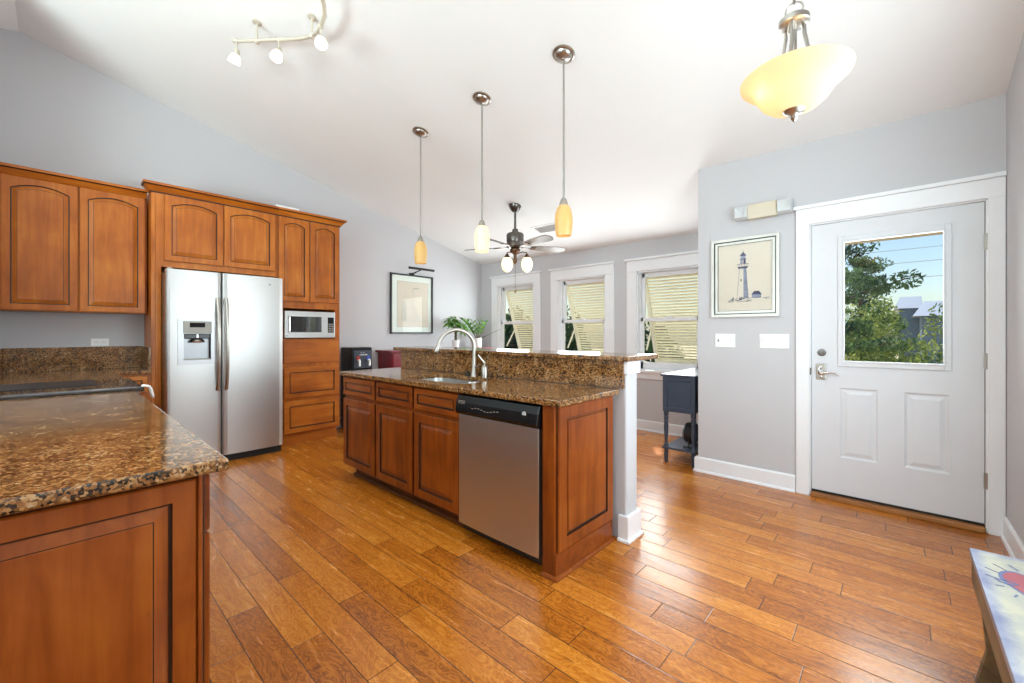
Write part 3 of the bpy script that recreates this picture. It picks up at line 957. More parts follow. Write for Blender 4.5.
for r in range(4):
    for c in range(3):
        mb.box(TX + 0.034, TX + 0.0355, 2.173 + c * 0.021, 2.187 + c * 0.021, 1.270 + r * 0.026, 1.286 + r * 0.026)
mb.build('buttons', M['grey_plastic'], kp)
MB().lathe([(0.007, 0), (0.007, 0.002)], (TX + 0.03, 1.712, 1.222), 16, mat=Matrix.Rotation(PI / 2, 3, 'Y')).build('badge', M['black'], mw)

# refrigerator
FX = -4.77
fr = thing('refrigerator', 'stainless steel side by side refrigerator with water dispenser', 'refrigerator', (-5.1, 1.14, 0))
MB().box(-5.44, FX - 0.075, 0.652, 1.618, 0.02, 1.80).build('case', M['steel_dark'], fr, bevel=0.004)
def fridge_door(y0, y1, rec=None):
    mb = MB()
    n = 14
    z0, z1 = 0.075, 1.828
    def xf(y):
        s = (y - (y0 + y1) / 2) / ((y1 - y0) / 2)
        e = max(0.0, (abs(s) - 0.90) / 0.10)
        return FX + 0.004 - 0.006 * s * s - 0.018 * e * e
    ysx = sorted({y0 + (y1 - y0) * k / n for k in range(n + 1)} | set([y0 + 0.005, y0 + 0.012, y1 - 0.005, y1 - 0.012]) | (set(rec[:2]) if rec else set()))
    if rec:
        zs = [z0, rec[2], rec[3], z1]
    else:
        zs = [z0, z1]
    for i in range(len(ysx) - 1):
        for j in range(len(zs) - 1):
            a, b = ysx[i], ysx[i + 1]
            if rec and j == 1 and a >= rec[0] - 1e-6 and b <= rec[1] + 1e-6:
                continue
            mb.add([(xf(a), a, zs[j]), (xf(b), b, zs[j]), (xf(b), b, zs[j + 1]), (xf(a), a, zs[j + 1])], [(0, 1, 2, 3)])
    xb = FX - 0.07
    bk = [(xb, y0), (xb, y1)]
    front = [(xf(y), y) for y in ysx]
    loop = front + [(xb, y1), (xb, y0)]
    for z in (z0, z1):
        mb.add([(x, y, z) for x, y in loop], [tuple(range(len(loop)))])
    for (xa, ya), (xc, yc) in ((front[-1], (xb, y1)), ((xb, y1), (xb, y0)), ((xb, y0), front[0])):
        mb.add([(xa, ya, z0), (xc, yc, z0), (xc, yc, z1), (xa, ya, z1)], [(0, 1, 2, 3)])
    if rec:
        r0, r1, q0, q1 = rec
        d = FX - 0.062
        for (a, b, c, e) in ((r0, r0, q0, q1), (r1, r1, q0, q1)):
            mb.add([(xf(a), a, c), (d, a, c), (d, a, e), (xf(a), a, e)], [(0, 1, 2, 3)], 1)
        for q in (q0, q1):
            mb.add([(xf(r0), r0, q), (xf(r1), r1, q), (d, r1, q), (d, r0, q)], [(0, 1, 2, 3)], 1)
        mb.add([(d, r0, q0), (d, r1, q0), (d, r1, q1), (d, r0, q1)], [(0, 1, 2, 3)], 0)
    return mb
REC = (0.778, 0.982, 1.005, 1.245)
fd = fridge_door(0.652, 1.068, REC).build('door', [M['steel'], M['black_matte']], fr, smooth=True, angle=30)
rd = fridge_door(1.078, 1.618).build('door', M['steel'], fr, smooth=True, angle=30)
for yy, par in ((1.036, fd), (1.106, rd)):
    P = []
    for k in range(13):
        s = k / 12
        bow = 0.062 * math.sin(PI * s) ** 0.55 if 0 < s < 1 else 0.0
        P.append((FX + 0.002 + bow, yy, 1.585 - 0.875 * s))
    MB().tube(P, [0.017] + [0.014] * 11 + [0.017], 12).build('handle', M['nickel'], par, smooth=True)
mb = MB()
rect_holes(mb, 0.735, 1.020, 0.962, 1.380, [(0.778, 0.982, 1.005, 1.245)], lambda a, b, t: (t, a, b), FX + 0.002, FX + 0.010)
dsp = mb.build('dispenser', M['steel_mid'], fr, bevel=0.003)
MB().box(FX + 0.008, FX + 0.018, 0.772, 0.986, 1.248, 1.362).build('control_panel', M['grey_plastic'], dsp, bevel=0.004)
MB().box(FX + 0.018, FX + 0.0195, 0.820, 0.935, 1.305, 1.347).build('display', M['lcd'], dsp)
mb = MB().box(FX - 0.060, FX - 0.050, 0.780, 0.980, 1.007, 1.243)
mb.build('recess_liner', M['steel_dark'], dsp)
MB().box(FX - 0.05, FX - 0.004, 0.780, 0.980, 1.200, 1.244).build('dispenser_head', M['black'], dsp, bevel=0.006)
mb = MB().lathe([(0.055, 0), (0.062, 0.012), (0.045, 0.030), (0.018, 0.045), (0.018, 0.075)], (FX - 0.02, 0.880, 1.165), 20)
mb.build('ice_chute', M['chrome'], dsp, smooth=True)
MB().box(FX - 0.05, FX + 0.004, 0.782, 0.978, 1.006, 1.016).build('drip_tray', M['grey_plastic'], dsp)
MB().lathe([(0.011, 0), (0.011, 0.003)], (FX, 1.486, 1.752), 18, mat=Matrix.Rotation(PI / 2, 3, 'Y')).build('badge', M['steel_dark'], fr)
mb = MB().box(-5.40, FX - 0.05, 0.66, 1.612, 0.0, 0.068)
for k in range(14):
    mb.box(FX - 0.05, FX - 0.046, 0.70 + k * 0.06, 0.745 + k * 0.06, 0.02, 0.028)
mb.build('base_grille', M['black_matte'], fr)
MB().box(FX - 0.06, FX - 0.01, 0.665, 0.70, 1.828, 1.842).build('hinge_cover', M['grey_plastic'], fr, bevel=0.004)

# counter along the left wall and its side run
CT, CB = 0.918, 0.886
lc = thing('countertop', 'brown granite counter below the honey maple wall cabinets', 'countertop', (-5.0, 0.1, CB))
L2 = [(XL, -0.33, CB), (-4.06, -0.33, CB), (-4.06, 0.335, CB), (-4.965, 0.335, CB), (-4.965, 0.577, CB), (XL, 0.577, CB)]
MB().prism(L2, (0, 0, CT - CB)).build('slab', M['granite'], lc, bevel=0.005)
MB().box(XL, XL + 0.022, -0.305, 0.555, CT, 1.126).build('backsplash', M['granite'], lc, bevel=0.003)
MB().box(XL, -4.968, 0.555, 0.577, CT, 1.126).build('backsplash', M['granite'], lc, bevel=0.003)
MB().box(XL, -4.70, -0.344, -0.305, CT, 1.126).build('backsplash', M['granite'], lc, bevel=0.003)
lb = thing('base_cabinet', 'narrow honey maple base cabinet under the left counter beside the fridge surround', 'cabinet', (-5.2, 0.45, 0))
MB().box(XL + 0.02, -4.995, -0.30, 0.576, 0.10, CB).build('body', M['maple'], lb)
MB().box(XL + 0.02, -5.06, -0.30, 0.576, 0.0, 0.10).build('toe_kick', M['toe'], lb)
panel(MB(), (-4.995, 0.352, 0.72), *EX, 0.20, 0.145, 0.034, 0, raise_w=0.012).build('drawer', [M['maple_x'], M['glaze_shade']], lb)
panel(MB(), (-4.995, 0.352, 0.115), *EX, 0.20, 0.59, 0.045, 0).build('door', [M['maple'], M['glaze_shade']], lb)
cc = thing('corner_cabinet', 'honey maple base cabinet under the granite between the cooktop and left wall', 'cabinet', (-4.5, 0.0, 0))
MB().box(-4.99, -4.07, -0.30, 0.30, 0.10, CB).build('body', M['maple'], cc)
MB().box(-4.99, -4.07, -0.30, 0.24, 0.0, 0.10).build('toe_kick', M['toe'], cc)

def outlet(X, y0, y1, z0, z1, label):
    r = thing('wall_outlet', label, 'outlet', (X, (y0 + y1) / 2, (z0 + z1) / 2))
    MB().box(X, X + 0.006, y0, y1, z0, z1).build('plate', M['white_plastic'], r, bevel=0.002)
    mb = MB()
    n = 2
    for k in range(n):
        c = y0 + (y1 - y0) * (0.28 + 0.44 * k)
        zc = (z0 + z1) / 2
        mb.box(X + 0.006, X + 0.008, c - 0.017, c + 0.017, zc - 0.017, zc + 0.017, 0)
        for q in (-0.007, 0.007):
            mb.box(X + 0.008, X + 0.0085, c + q - 0.0018, c + q + 0.0018, zc - 0.006, zc + 0.007, 1)
    mb.build('socket', [M['white_plastic'], M['steel_dark']], r)
outlet(XL, 0.210, 0.330, 1.130, 1.202, 'white horizontal double outlet plate above the left granite backsplash')

# range set into the side run
rg = thing('cooktop_range', 'black glass topped range between two granite counters at left', 'range', (-3.675, 0.0, 0))
MB().box(-4.05, -3.295, -0.32, 0.33, 0.02, 0.905).build('body', M['steel_dark'], rg, bevel=0.004)
MB().box(-4.058, -3.288, -0.33, 0.352, 0.905, 0.930).build('glass_top', M['black_glass'], rg, bevel=0.005)
cp = MB().box(-4.052, -3.63, -0.325, 0.17, 0.930, 0.9335).build('dark_reflection', M['black_matte'], rg, bevel=0.001)  # matte strip standing in for a dark reflection on the glass top
for y in (-0.155, -0.045, 0.06):
    MB().lathe([(0.007, 0), (0.007, 0.002)], (-3.80, y, 0.9335), 12).build('reflection_dot', M['chrome'], cp)  # bright dots of the same built-in reflection
hd = MB().box(-4.04, -3.31, 0.33, 0.345, 0.17, 0.80).build('oven_door', M['black_glass'], rg, bevel=0.004)
MB().tube([(-4.0, 0.345, 0.72), (-4.0, 0.385, 0.725), (-3.40, 0.385, 0.725), (-3.40, 0.345, 0.72)], 0.012, 10).build('handle', M['steel'], hd, smooth=True)
# towel hung over the front edge
mb = MB()
prof = [(0.340, 0.9355), (0.350, 0.937), (0.366, 0.934), (0.374, 0.92), (0.378, 0.90), (0.384, 0.87)]
xs = [-3.305 + 0.070 * k / 6 for k in range(7)]
top = [[(x, y + 0.004 * math.sin(k * 2.1), z + 0.003 * math.sin(k * 1.3 + y * 40)) for k, x in enumerate(xs)] for y, z in prof]
vs = [p for r in top for p in r]
fs = [(j * 7 + i, j * 7 + i + 1, j * 7 + i + 8, j * 7 + i + 7) for j in range(len(prof) - 1) for i in range(6)]
mb.add(vs, fs)
tw = mb.build('dish_towel', M['towel'], smooth=True)
sd = tw.modifiers.new('thick', 'SOLIDIFY')
sd.thickness = 0.006
sd.offset = 1
tag(tw, 'small white cloth draped over the front corner of the black range', 'towel')

# near counter (peninsula)
pt = thing('countertop', 'large brown granite counter in the near left foreground', 'countertop', (-2.3, 0.0, 0.882))
MB().box(-3.283, -1.312, -0.345, 0.312, 0.884, 0.916).build('slab', M['granite'], pt, bevel=0.008, bseg=3)
pb = thing('peninsula_cabinet', 'reddish brown base cabinet with large end panel below the near counter', 'cabinet', (-2.3, 0.0, 0))
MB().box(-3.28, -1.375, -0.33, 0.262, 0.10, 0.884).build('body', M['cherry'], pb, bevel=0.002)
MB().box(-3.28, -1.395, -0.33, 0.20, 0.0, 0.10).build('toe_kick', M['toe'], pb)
panel(MB(), (-1.375, -0.325, 0.115), *EX, 0.574, 0.752, 0.050, 0, t=0.018, raise_w=0.036).build('end_panel', [M['cherry'], M['glaze_shade']], pb)
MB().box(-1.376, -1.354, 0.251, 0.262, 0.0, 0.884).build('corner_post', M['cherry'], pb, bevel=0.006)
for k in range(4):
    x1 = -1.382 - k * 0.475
    panel(MB(), (x1, 0.262, 0.715), *NY, 0.455, 0.150, 0.036, 0, t=0.021, raise_w=0.012).build('drawer', [M['cherry_x'], M['glaze_shade']], pb)
    panel(MB(), (x1, 0.262, 0.115), *NY, 0.455, 0.590, 0.058, 0, t=0.021).build('door', [M['cherry'], M['glaze_shade']], pb)

# ================================================================== island
IY = 1.722          # cabinet face; doors stand 2 cm proud at 1.702
ib = thing('base_cabinet', 'reddish brown island cabinet with one drawer and door farthest left', 'cabinet', (-3.32, 2.0, 0))
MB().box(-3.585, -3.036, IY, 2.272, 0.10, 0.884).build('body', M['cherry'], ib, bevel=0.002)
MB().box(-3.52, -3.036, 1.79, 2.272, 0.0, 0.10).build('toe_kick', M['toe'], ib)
panel(MB(), (-3.580, IY, 0.718), *SY, 0.525, 0.150, 0.040, 0, raise_w=0.012).build('drawer', [M['cherry_x'], M['glaze_shade']], ib)
panel(MB(), (-3.580, IY, 0.108), *SY, 0.525, 0.576, 0.058, 0).build('door', [M['cherry'], M['glaze_shade']], ib)
sb = thing('sink_cabinet', 'reddish brown island cabinet with two doors below the sink', 'cabinet', (-2.52, 2.0, 0))
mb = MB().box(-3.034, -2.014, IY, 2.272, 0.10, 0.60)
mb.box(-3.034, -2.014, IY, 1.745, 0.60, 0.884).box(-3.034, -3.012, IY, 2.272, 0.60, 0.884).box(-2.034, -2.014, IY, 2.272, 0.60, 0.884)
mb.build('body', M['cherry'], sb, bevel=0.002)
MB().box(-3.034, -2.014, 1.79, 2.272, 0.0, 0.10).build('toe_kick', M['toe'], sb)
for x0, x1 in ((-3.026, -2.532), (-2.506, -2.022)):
    panel(MB(), (x0, IY, 0.716), *SY, x1 - x0, 0.152, 0.040, 0, raise_w=0.012).build('false_front', [M['cherry_x'], M['glaze_shade']], sb)
    panel(MB(), (x0, IY, 0.108), *SY, x1 - x0, 0.582, 0.058, 0).build('door', [M['cherry'], M['glaze_shade']], sb)
MB().tube([(-3.032, 1.782, 0.010), (-2.02, 1.782, 0.010)], 0.013, 8).build('shoe_moulding', M['toe'], sb)
MB().tube([(-3.53, 1.782, 0.010), (-3.038, 1.782, 0.010)], 0.013, 8).build('shoe_moulding', M['toe'], ib)
ep = thing('end_cabinet', 'reddish brown raised end panel of the island next to the dishwasher', 'cabinet', (-1.30, 2.0, 0))
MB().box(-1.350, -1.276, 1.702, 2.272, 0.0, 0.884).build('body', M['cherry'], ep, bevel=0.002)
panel(MB(), (-1.276, 1.722, 0.132), *EX, 0.548, 0.745, 0.066, 0, t=0.019, raise_w=0.016).build('raised_panel', [M['cherry'], M['glaze_shade']], ep)
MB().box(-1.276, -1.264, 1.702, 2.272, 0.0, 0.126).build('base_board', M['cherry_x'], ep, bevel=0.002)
mb = MB()
base_profile(mb, (-1.264, 1.690), (-1.264, 2.283), (1, 0), 0.020, 0.002)
base_profile(mb, (-1.352, 1.702), (-1.252, 1.702), (0, -1), 0.020, 0.002)
mb.build('shoe_moulding', M['cherry_x'], ep)

dw = thing('dishwasher', 'stainless steel dishwasher with black control panel in the island', 'dishwasher', (-1.685, 2.0, 0))
MB().box(-2.006, -1.362, 1.73, 2.26, 0.03, 0.872).build('tub', M['black_matte'], dw)
mb = MB()
K = 10
prof = []
for k in range(K + 1):
    x = -2.005 + 0.636 * k / K
    s = 2 * k / K - 1
    prof.append((x, 1.692 - 0.004 * (1 - s * s)))
prof += [(-1.369, 1.73), (-2.005, 1.73)]
mb.prism([(x, y, 0.078) for x, y in prof], (0, 0, 0.672))
mb.build('door', M['steel'], dw, bevel=0.002)
mb = MB()
prof = [(1.73, 0.752), (1.672, 0.757), (1.664, 0.775), (1.672, 0.830), (1.690, 0.872), (1.73, 0.872)]
mb.prism([(-2.008, y, z) for y, z in prof], (0.650, 0, 0))
cpn = mb.build('control_panel', M['black'], dw, bevel=0.004)
for k in range(9):
    zz = 0.800 + 0.006 * math.sin(k)
    MB().box(-1.86 + k * 0.026, -1.846 + k * 0.026, 1.6665, 1.672, zz, zz + 0.004).build('button', M['grey_plastic'], cpn)
for k in range(4):
    MB().box(-1.985, -1.925, 1.6705, 1.676, 0.815 + k * 0.007, 0.8175 + k * 0.007).build('vent_slot', M['grey_plastic'], cpn)
mb = MB().lathe([(0.014, 0), (0.014, 0.006)], (-1.450, 1.676, 0.822), 20, mat=RY)
bd = mb.build('badge', M['white_plastic'], cpn)
mb = MB()
for a in range(14):
    q0, q1 = 2 * PI * a / 14, 2 * PI * (a + 1) / 14
    mb.add([(-1.450 + r * math.cos(q), 1.6692, 0.822 + r * math.sin(q)) for r, q in ((0.009, q0), (0.009, q1), (0.011, q1), (0.011, q0))], [(0, 1, 2, 3)])
def stroke(mb, pts, w, y):
    for (x0, z0), (x1, z1) in zip(pts, pts[1:]):
        d = V3((x1 - x0, 0, z1 - z0))
        if d.length < 1e-6: continue
        n = V3((-d.z, 0, d.x)).normalized() * w / 2
        e = d.normalized() * w * 0.3
        a, b = V3((x0, y, z0)) - e, V3((x1, y, z1)) + e
        mb.add([a + n, b + n, b - n, a - n], [(0, 1, 2, 3)])
cx, cz = -1.450, 0.822
stroke(mb, [(cx - 0.001, cz + 0.004), (cx - 0.004, cz + 0.004), (cx - 0.006, cz), (cx - 0.004, cz - 0.004), (cx - 0.001, cz - 0.003), (cx - 0.002, cz)], 0.0016, 1.6692)
stroke(mb, [(cx + 0.006, cz + 0.003), (cx + 0.002, cz + 0.004), (cx + 0.003, cz), (cx + 0.002, cz - 0.004), (cx + 0.006, cz - 0.003)], 0.0016, 1.6692)
mb.build('monogram', M['black_matte'], bd)
MB().box(-2.006, -1.362, 1.79, 1.80, 0.0, 0.078).build('toe_panel', M['black_matte'], dw)

# granite top with the sink opening
def rrect(x0, x1, y0, y1, r, n=6):
    P = []
    for cx, cy, a0 in ((x1 - r, y0 + r, -PI / 2), (x1 - r, y1 - r, 0), (x0 + r, y1 - r, PI / 2), (x0 + r, y0 + r, PI)):
        for k in range(n + 1):
            a = a0 + PI / 2 * k / n
            P.append((cx + r * math.cos(a), cy + r * math.sin(a)))
    return P
SK = (-2.80, -2.10, 1.785, 2.155)
it = thing('countertop', 'brown granite island counter with the undermount sink', 'countertop', (-2.4, 1.97, 0.884))
def slab_with_hole(outer, hole, z0, z1):
    bm = bmesh.new()
    es = []
    for lp in (outer, hole):
        vv = [bm.verts.new((x, y, z1)) for x, y in lp]
        es += [bm.edges.new((vv[i], vv[(i + 1) % len(vv)])) for i in range(len(vv))]
    bmesh.ops.triangle_fill(bm, use_beauty=True, use_dissolve=False, edges=es)
    fs = list(bm.faces)
    ret = bmesh.ops.extrude_face_region(bm, geom=fs)
    for g in ret['geom']:
        if isinstance(g, bmesh.types.BMVert):
            g.co.z = z0
    mb = MB()
    bm.verts.index_update()
    mb.add([v.co[:] for v in bm.verts], [tuple(v.index for v in f.verts) for f in bm.faces])
    bm.free()
    return mb
slab_with_hole([(-3.602, 1.672), (-1.222, 1.672), (-1.222, 2.278), (-3.602, 2.278)], rrect(*SK, 0.07), 0.884, 0.916).build('slab', M['granite'], it, bevel=0.006, bseg=3)
sk = thing('sink', 'double bowl stainless steel sink set into the island counter', 'sink', (-2.45, 1.97, 0.68))
def bowl(x0, x1, y0, y1, d):
    mb = MB()
    lv = [(0, 0), (0.003, -0.03), (0.010, -d + 0.03), (0.03, -d + 0.006), (0.06, -d)]
    loops = [[(x, y, 0.883 + dz) for x, y in rrect(x0 + i, x1 - i, y0 + i, y1 - i, 0.06)] for i, dz in lv]
    n = len(loops[0])
    for p, q in zip(loops, loops[1:]):
        mb.add(p + q, [(k, (k + 1) % n, n + (k + 1) % n, n + k) for k in range(n)])
    mb.add(loops[-1], [tuple(range(n))])
    return mb
b1 = bowl(SK[0] + 0.002, -2.405, SK[2] + 0.002, SK[3] - 0.002, 0.19).build('bowl', M['steel'], sk, smooth=True)
b2 = bowl(-2.385, SK[1] - 0.002, SK[2] + 0.002, SK[3] - 0.002, 0.16).build('bowl', M['steel'], sk, smooth=True)
MB().box(-2.408, -2.382, SK[2] + 0.03, SK[3] - 0.03, 0.866, 0.883).build('divider', M['steel'], sk, bevel=0.004)
for b, x, d in ((b1, -2.60, 0.19), (b2, -2.245, 0.16)):
    MB().lathe([(0.040, 0), (0.040, 0.003), (0.025, 0.004)], (x, 1.97, 0.883 - d), 20).build('drain', M['chrome'], b)

fa = thing('kitchen_faucet', 'brushed nickel gooseneck faucet behind the sink', 'faucet', (-2.437, 2.212, 0.916))
MB().lathe([(0.029, 0.0), (0.029, 0.008), (0.024, 0.014), (0.022, 0.03), (0.017, 0.09), (0.0155, 0.16)], (-2.437, 2.212, 0.916), 24).build('base_column', M['nickel'], fa, smooth=True)
P, R = [], []
S0, dirv = V3((-2.437, 2.212, 1.07)), V3((-0.43, -0.90, 0)).normalized()
rad = 0.140
P.append(S0); P.append(S0 + V3((0, 0, 0.06)))
for k in range(17):
    a = PI * k / 16 * 0.93
    P.append(S0 + V3((0, 0, 0.068)) + dirv * (rad - rad * math.cos(a)) + V3((0, 0, rad * math.sin(a))))
MB().tube(P, [0.0145] * len(P), 14).build('gooseneck', M['nickel'], fa, smooth=True)
e0 = P[-1]
td = (P[-1] - P[-2]).normalized()
MB().tube([e0, e0 + td * 0.012, e0 + td * 0.018, e0 + td * 0.060, e0 + td * 0.068], [0.0145, 0.0150, 0.018, 0.019, 0.016], 14).build('spray_head', M['nickel'], fa, smooth=True)
MB().tube([(-2.437, 2.212, 0.985), (-2.39, 2.205, 0.992), (-2.355, 2.20, 1.012)], [0.010, 0.008, 0.006], 10).build('lever', M['nickel'], fa, smooth=True)

so = thing('soap_dispenser', 'brushed nickel soap pump right of the island faucet', 'soap dispenser', (-2.318, 2.212, 0.916))
MB().lathe([(0.025, 0), (0.025, 0.072), (0.022, 0.080), (0.011, 0.090), (0.007, 0.094), (0.007, 0.105), (0.010, 0.107), (0.010, 0.116)], (-2.318, 2.212, 0.916), 20).build('bottle', M['nickel'], so, smooth=True)
MB().tube([(-2.318, 2.212, 1.026), (-2.345, 2.205, 1.052), (-2.375, 2.198, 1.085)], [0.006, 0.005, 0.0045], 8).build('nozzle', M['white_plastic'], so, smooth=True)
mb = MB().lathe([(0.030, 0), (0.033, 0.006), (0.030, 0.016), (0.012, 0.020), (0.010, 0.034), (0.003, 0.036)], (-2.500, 2.205, 0.916), 18)
tag(mb.build('sink_stopper', M['black_matte'], smooth=True), 'small black round object lying left of the faucet base', 'sink stopper')

bar = thing('bar_countertop', 'raised brown granite bar ledge with splash behind the sink', 'countertop', (-2.4, 2.4, 1.08))
MB().box(-3.672, -1.146, 2.250, 2.665, 1.084, 1.114).build('ledge', M['granite'], bar, bevel=0.008, bseg=3)
MB().box(-3.578, -1.200, 2.280, 2.309, 0.917, 1.084).build('backsplash', M['granite'], bar, bevel=0.003)

# ================================================================== lights
def slope_mat(x, y):
    n = V3((0.0, 0.2467 if y > RIDGE[0] else -0.2467, 1)).normalized()
    return V3((0, 0, 1)).rotation_difference(n).to_matrix()

def make_pendant(x, shade, label):
    y = 2.33
    zc = ceil_z(x, y)
    r = thing('mini_pendant', label, 'pendant light', (x, y, zc), 'mini pendants over the island bar')
    sm = slope_mat(x, y)
    MB().lathe([(0.076, 0.0), (0.076, -0.008), (0.066, -0.014), (0.060, -0.013), (0.055, -0.022), (0.040, -0.032), (0.018, -0.038), (0.010, -0.046)],
               (x, y, zc), 28, mat=sm).build('canopy', M['nickel'], r, smooth=True)
    MB().tube([(x, y, zc - 0.03), (x, y, 2.150)], 0.0066, 10).build('rod', M['rod'], r, smooth=True)
    MB().lathe([(0.008, 0.150), (0.018, 0.142), (0.025, 0.122), (0.033, 0.096)], (x, y, 2.02), 20).build('socket_cap', M['nickel'], r, smooth=True)
    prof = [(0.030, 0.100), (0.044, 0.082), (0.054, 0.055), (0.060, 0.020), (0.061, -0.02), (0.058, -0.065), (0.053, -0.108),
            (0.049, -0.108), (0.054, -0.065), (0.057, -0.02), (0.056, 0.02), (0.050, 0.055), (0.040, 0.080), (0.026, 0.096)]
    MB().lathe(prof, (x, y, 2.02), 28, cap=False).build('lamp_shade', shade, r, smooth=True)
    MB().ball((x, y, 1.975), 0.030, 14, 10, sz=1.3).build('bulb', M['bulb_glow'], r, smooth=True)
make_pendant(-3.318, M['amber'], 'amber glass mini pendant nearest the heron picture')
make_pendant(-2.472, M['amber_pale'], 'paler cream glass mini pendant in the middle of the row')
make_pendant(-1.665, M['amber'], 'amber glass mini pendant nearest the door wall')

# ceiling fan
fx, fy = -3.408, 3.763
fz = ceil_z(fx, fy)
fan = thing('ceiling_fan', 'five bladed ceiling fan with two lit cream glass shades', 'ceiling fan', (fx, fy, fz))
MB().lathe([(0.080, 0), (0.078, -0.020), (0.058, -0.060), (0.038, -0.085), (0.022, -0.09)], (fx, fy, fz + 0.012), 24, mat=None).build('canopy', M['gunmetal'], fan, smooth=True)
MB().tube([(fx, fy, fz - 0.06), (fx, fy, 2.49)], 0.015, 12).build('downrod', M['gunmetal'], fan, smooth=True)
MB().lathe([(0.020, 2.545), (0.036, 2.535), (0.040, 2.500), (0.034, 2.495), (0.095, 2.485), (0.106, 2.470), (0.106, 2.385), (0.102, 2.375), (0.108, 2.366), (0.108, 2.325), (0.095, 2.312), (0.060, 2.308)],
           (fx, fy, 0), 32).build('motor', M['gunmetal'], fan, smooth=True)
for k in range(5):
    a = math.radians(-11 + 72 * k)
    R = Matrix.Rotation(a, 3, 'Z')
    tilt = Matrix.Rotation(math.radians(-14), 3, 'X')
    c = V3((fx, fy, 2.325))
    def T(p):
        q = tilt @ V3((0, p[1], p[2]))
        return c + R @ V3((p[0], q.y, q.z))
    out = []
    for s in range(13):
        u = s / 12
        x = 0.20 + 0.46 * u
        hw = 0.050 + 0.022 * math.sin(PI * min(1, u * 1.25) * 0.5)
        if u > 0.85: hw *= math.sqrt(max(0.02, 1 - ((u - 0.85) / 0.15) ** 2 * 0.9))
        out.append((x, hw))
    pts = [T((x, h, -0.004)) for x, h in out] + [T((x, -h, -0.004)) for x, h in reversed(out)]
    up3 = R @ (tilt @ V3((0, 0, 0.008)))
    bl = MB().prism(pts, up3).build('blade', M['blade'], fan)
    mb = MB()
    mb.obox(c, R @ V3((1, 0, 0)), R @ V3((0, 1, 0)), V3((0, 0, 1)), 0.08, 0.24, -0.016, 0.016, -0.012, -0.005)
    mb.obox(c, R @ V3((1, 0, 0)), R @ (tilt @ V3((0, 1, 0))), R @ (tilt @ V3((0, 0, 1))), 0.21, 0.27, -0.035, 0.035, -0.010, -0.004)
    mb.build('blade_bracket', M['bronze'], bl, bevel=0.002)
MB().lathe([(0.050, 2.308), (0.062, 2.295), (0.062, 2.270), (0.040, 2.258), (0.022, 2.24), (0.018, 2.19), (0.026, 2.165), (0.022, 2.135), (0.008, 2.115), (0.003, 2.105)],
           (fx, fy, 0), 24).build('light_kit', M['bronze'], fan, smooth=True)
for dx, dy in ((-0.072, -0.066), (0.106, 0.096)):
    q = V3((fx + dx, fy + dy, 2.20))
    mb = MB().tube([(fx, fy, 2.235), (fx + dx * 0.6, fy + dy * 0.6, 2.262), (q.x, q.y, 2.255), (q.x, q.y, 2.225)], 0.007, 8)
    mb.lathe([(0.012, 0.04), (0.020, 0.025), (0.038, 0.0), (0.042, -0.008)], q, 18)
    arm = mb.build('lamp_arm', M['bronze'], fan, smooth=True)
    prof = [(0.034, 0.0), (0.052, -0.020), (0.066, -0.055), (0.070, -0.090), (0.064, -0.125), (0.048, -0.158), (0.024, -0.178), (0.004, -0.185)]
    MB().lathe(prof, q, 22).build('lamp_shade', M['egg_glow'], arm, smooth=True)
pcx = V3((fx + 0.012, fy - 0.012, 0))
mb = MB().tube([(pcx.x, pcx.y, 2.12), (pcx.x, pcx.y, 1.79)], 0.0025, 6)
mb.ball((pcx.x, pcx.y, 1.78), 0.011, 10, 8, sz=1.6)
mb.build('pull_chain', M['bronze'], fan, smooth=True)

for ch in fan.children:
    if not ch.name.startswith('canopy'):
        ch.location.z -= 0.025

# track light over the kitchen
tl = thing('track_light', 'curved cream track light with three lit white shades on the kitchen ceiling', 'ceiling light', (-3.1, 1.05, 3.48))
RP = [(-3.575, 0.873, 3.391), (-3.548, 0.889, 3.387), (-3.40, 0.977, 3.365), (-3.196, 1.095, 3.336), (-3.085, 1.154, 3.321), (-3.03, 1.178, 3.315), (-2.978, 1.194, 3.312),
      (-2.90, 1.203, 3.310), (-2.832, 1.194, 3.311), (-2.732, 1.175, 3.315), (-2.663, 1.141, 3.325), (-2.60, 1.095, 3.336), (-2.50, 1.02, 3.353), (-2.38, 0.95, 3.370), (-2.25, 0.90, 3.382), (-2.10, 0.88, 3.387)]
MB().tube(RP, 0.013, 10).build('rail', M['cream_metal'], tl, smooth=True)
for q in (RP[2], RP[6], RP[13]):
    zc = ceil_z(q[0], q[1])
    mb = MB().lathe([(0.030, 0), (0.028, -0.012), (0.014, -0.016)], (q[0], q[1], zc), 16, mat=slope_mat(q[0], q[1]))
    mb.tube([(q[0], q[1], zc - 0.01), (q[0], q[1], q[2] - 0.02)], 0.009, 8)
    mb.ball((q[0], q[1], q[2] - 0.004), 0.021, 12, 8)
    mb.build('ceiling_mount', M['cream_metal'], tl, smooth=True)
HD = [((-3.548, 0.889, 3.387), (-0.30, -0.12, -0.80)), ((-3.240, 1.070, 3.343), (0.22, -0.30, -0.85)), ((-2.845, 1.196, 3.311), (0.50, -0.15, -0.85)), ((-2.20, 0.888, 3.384), (0.3, -0.3, -0.8))]
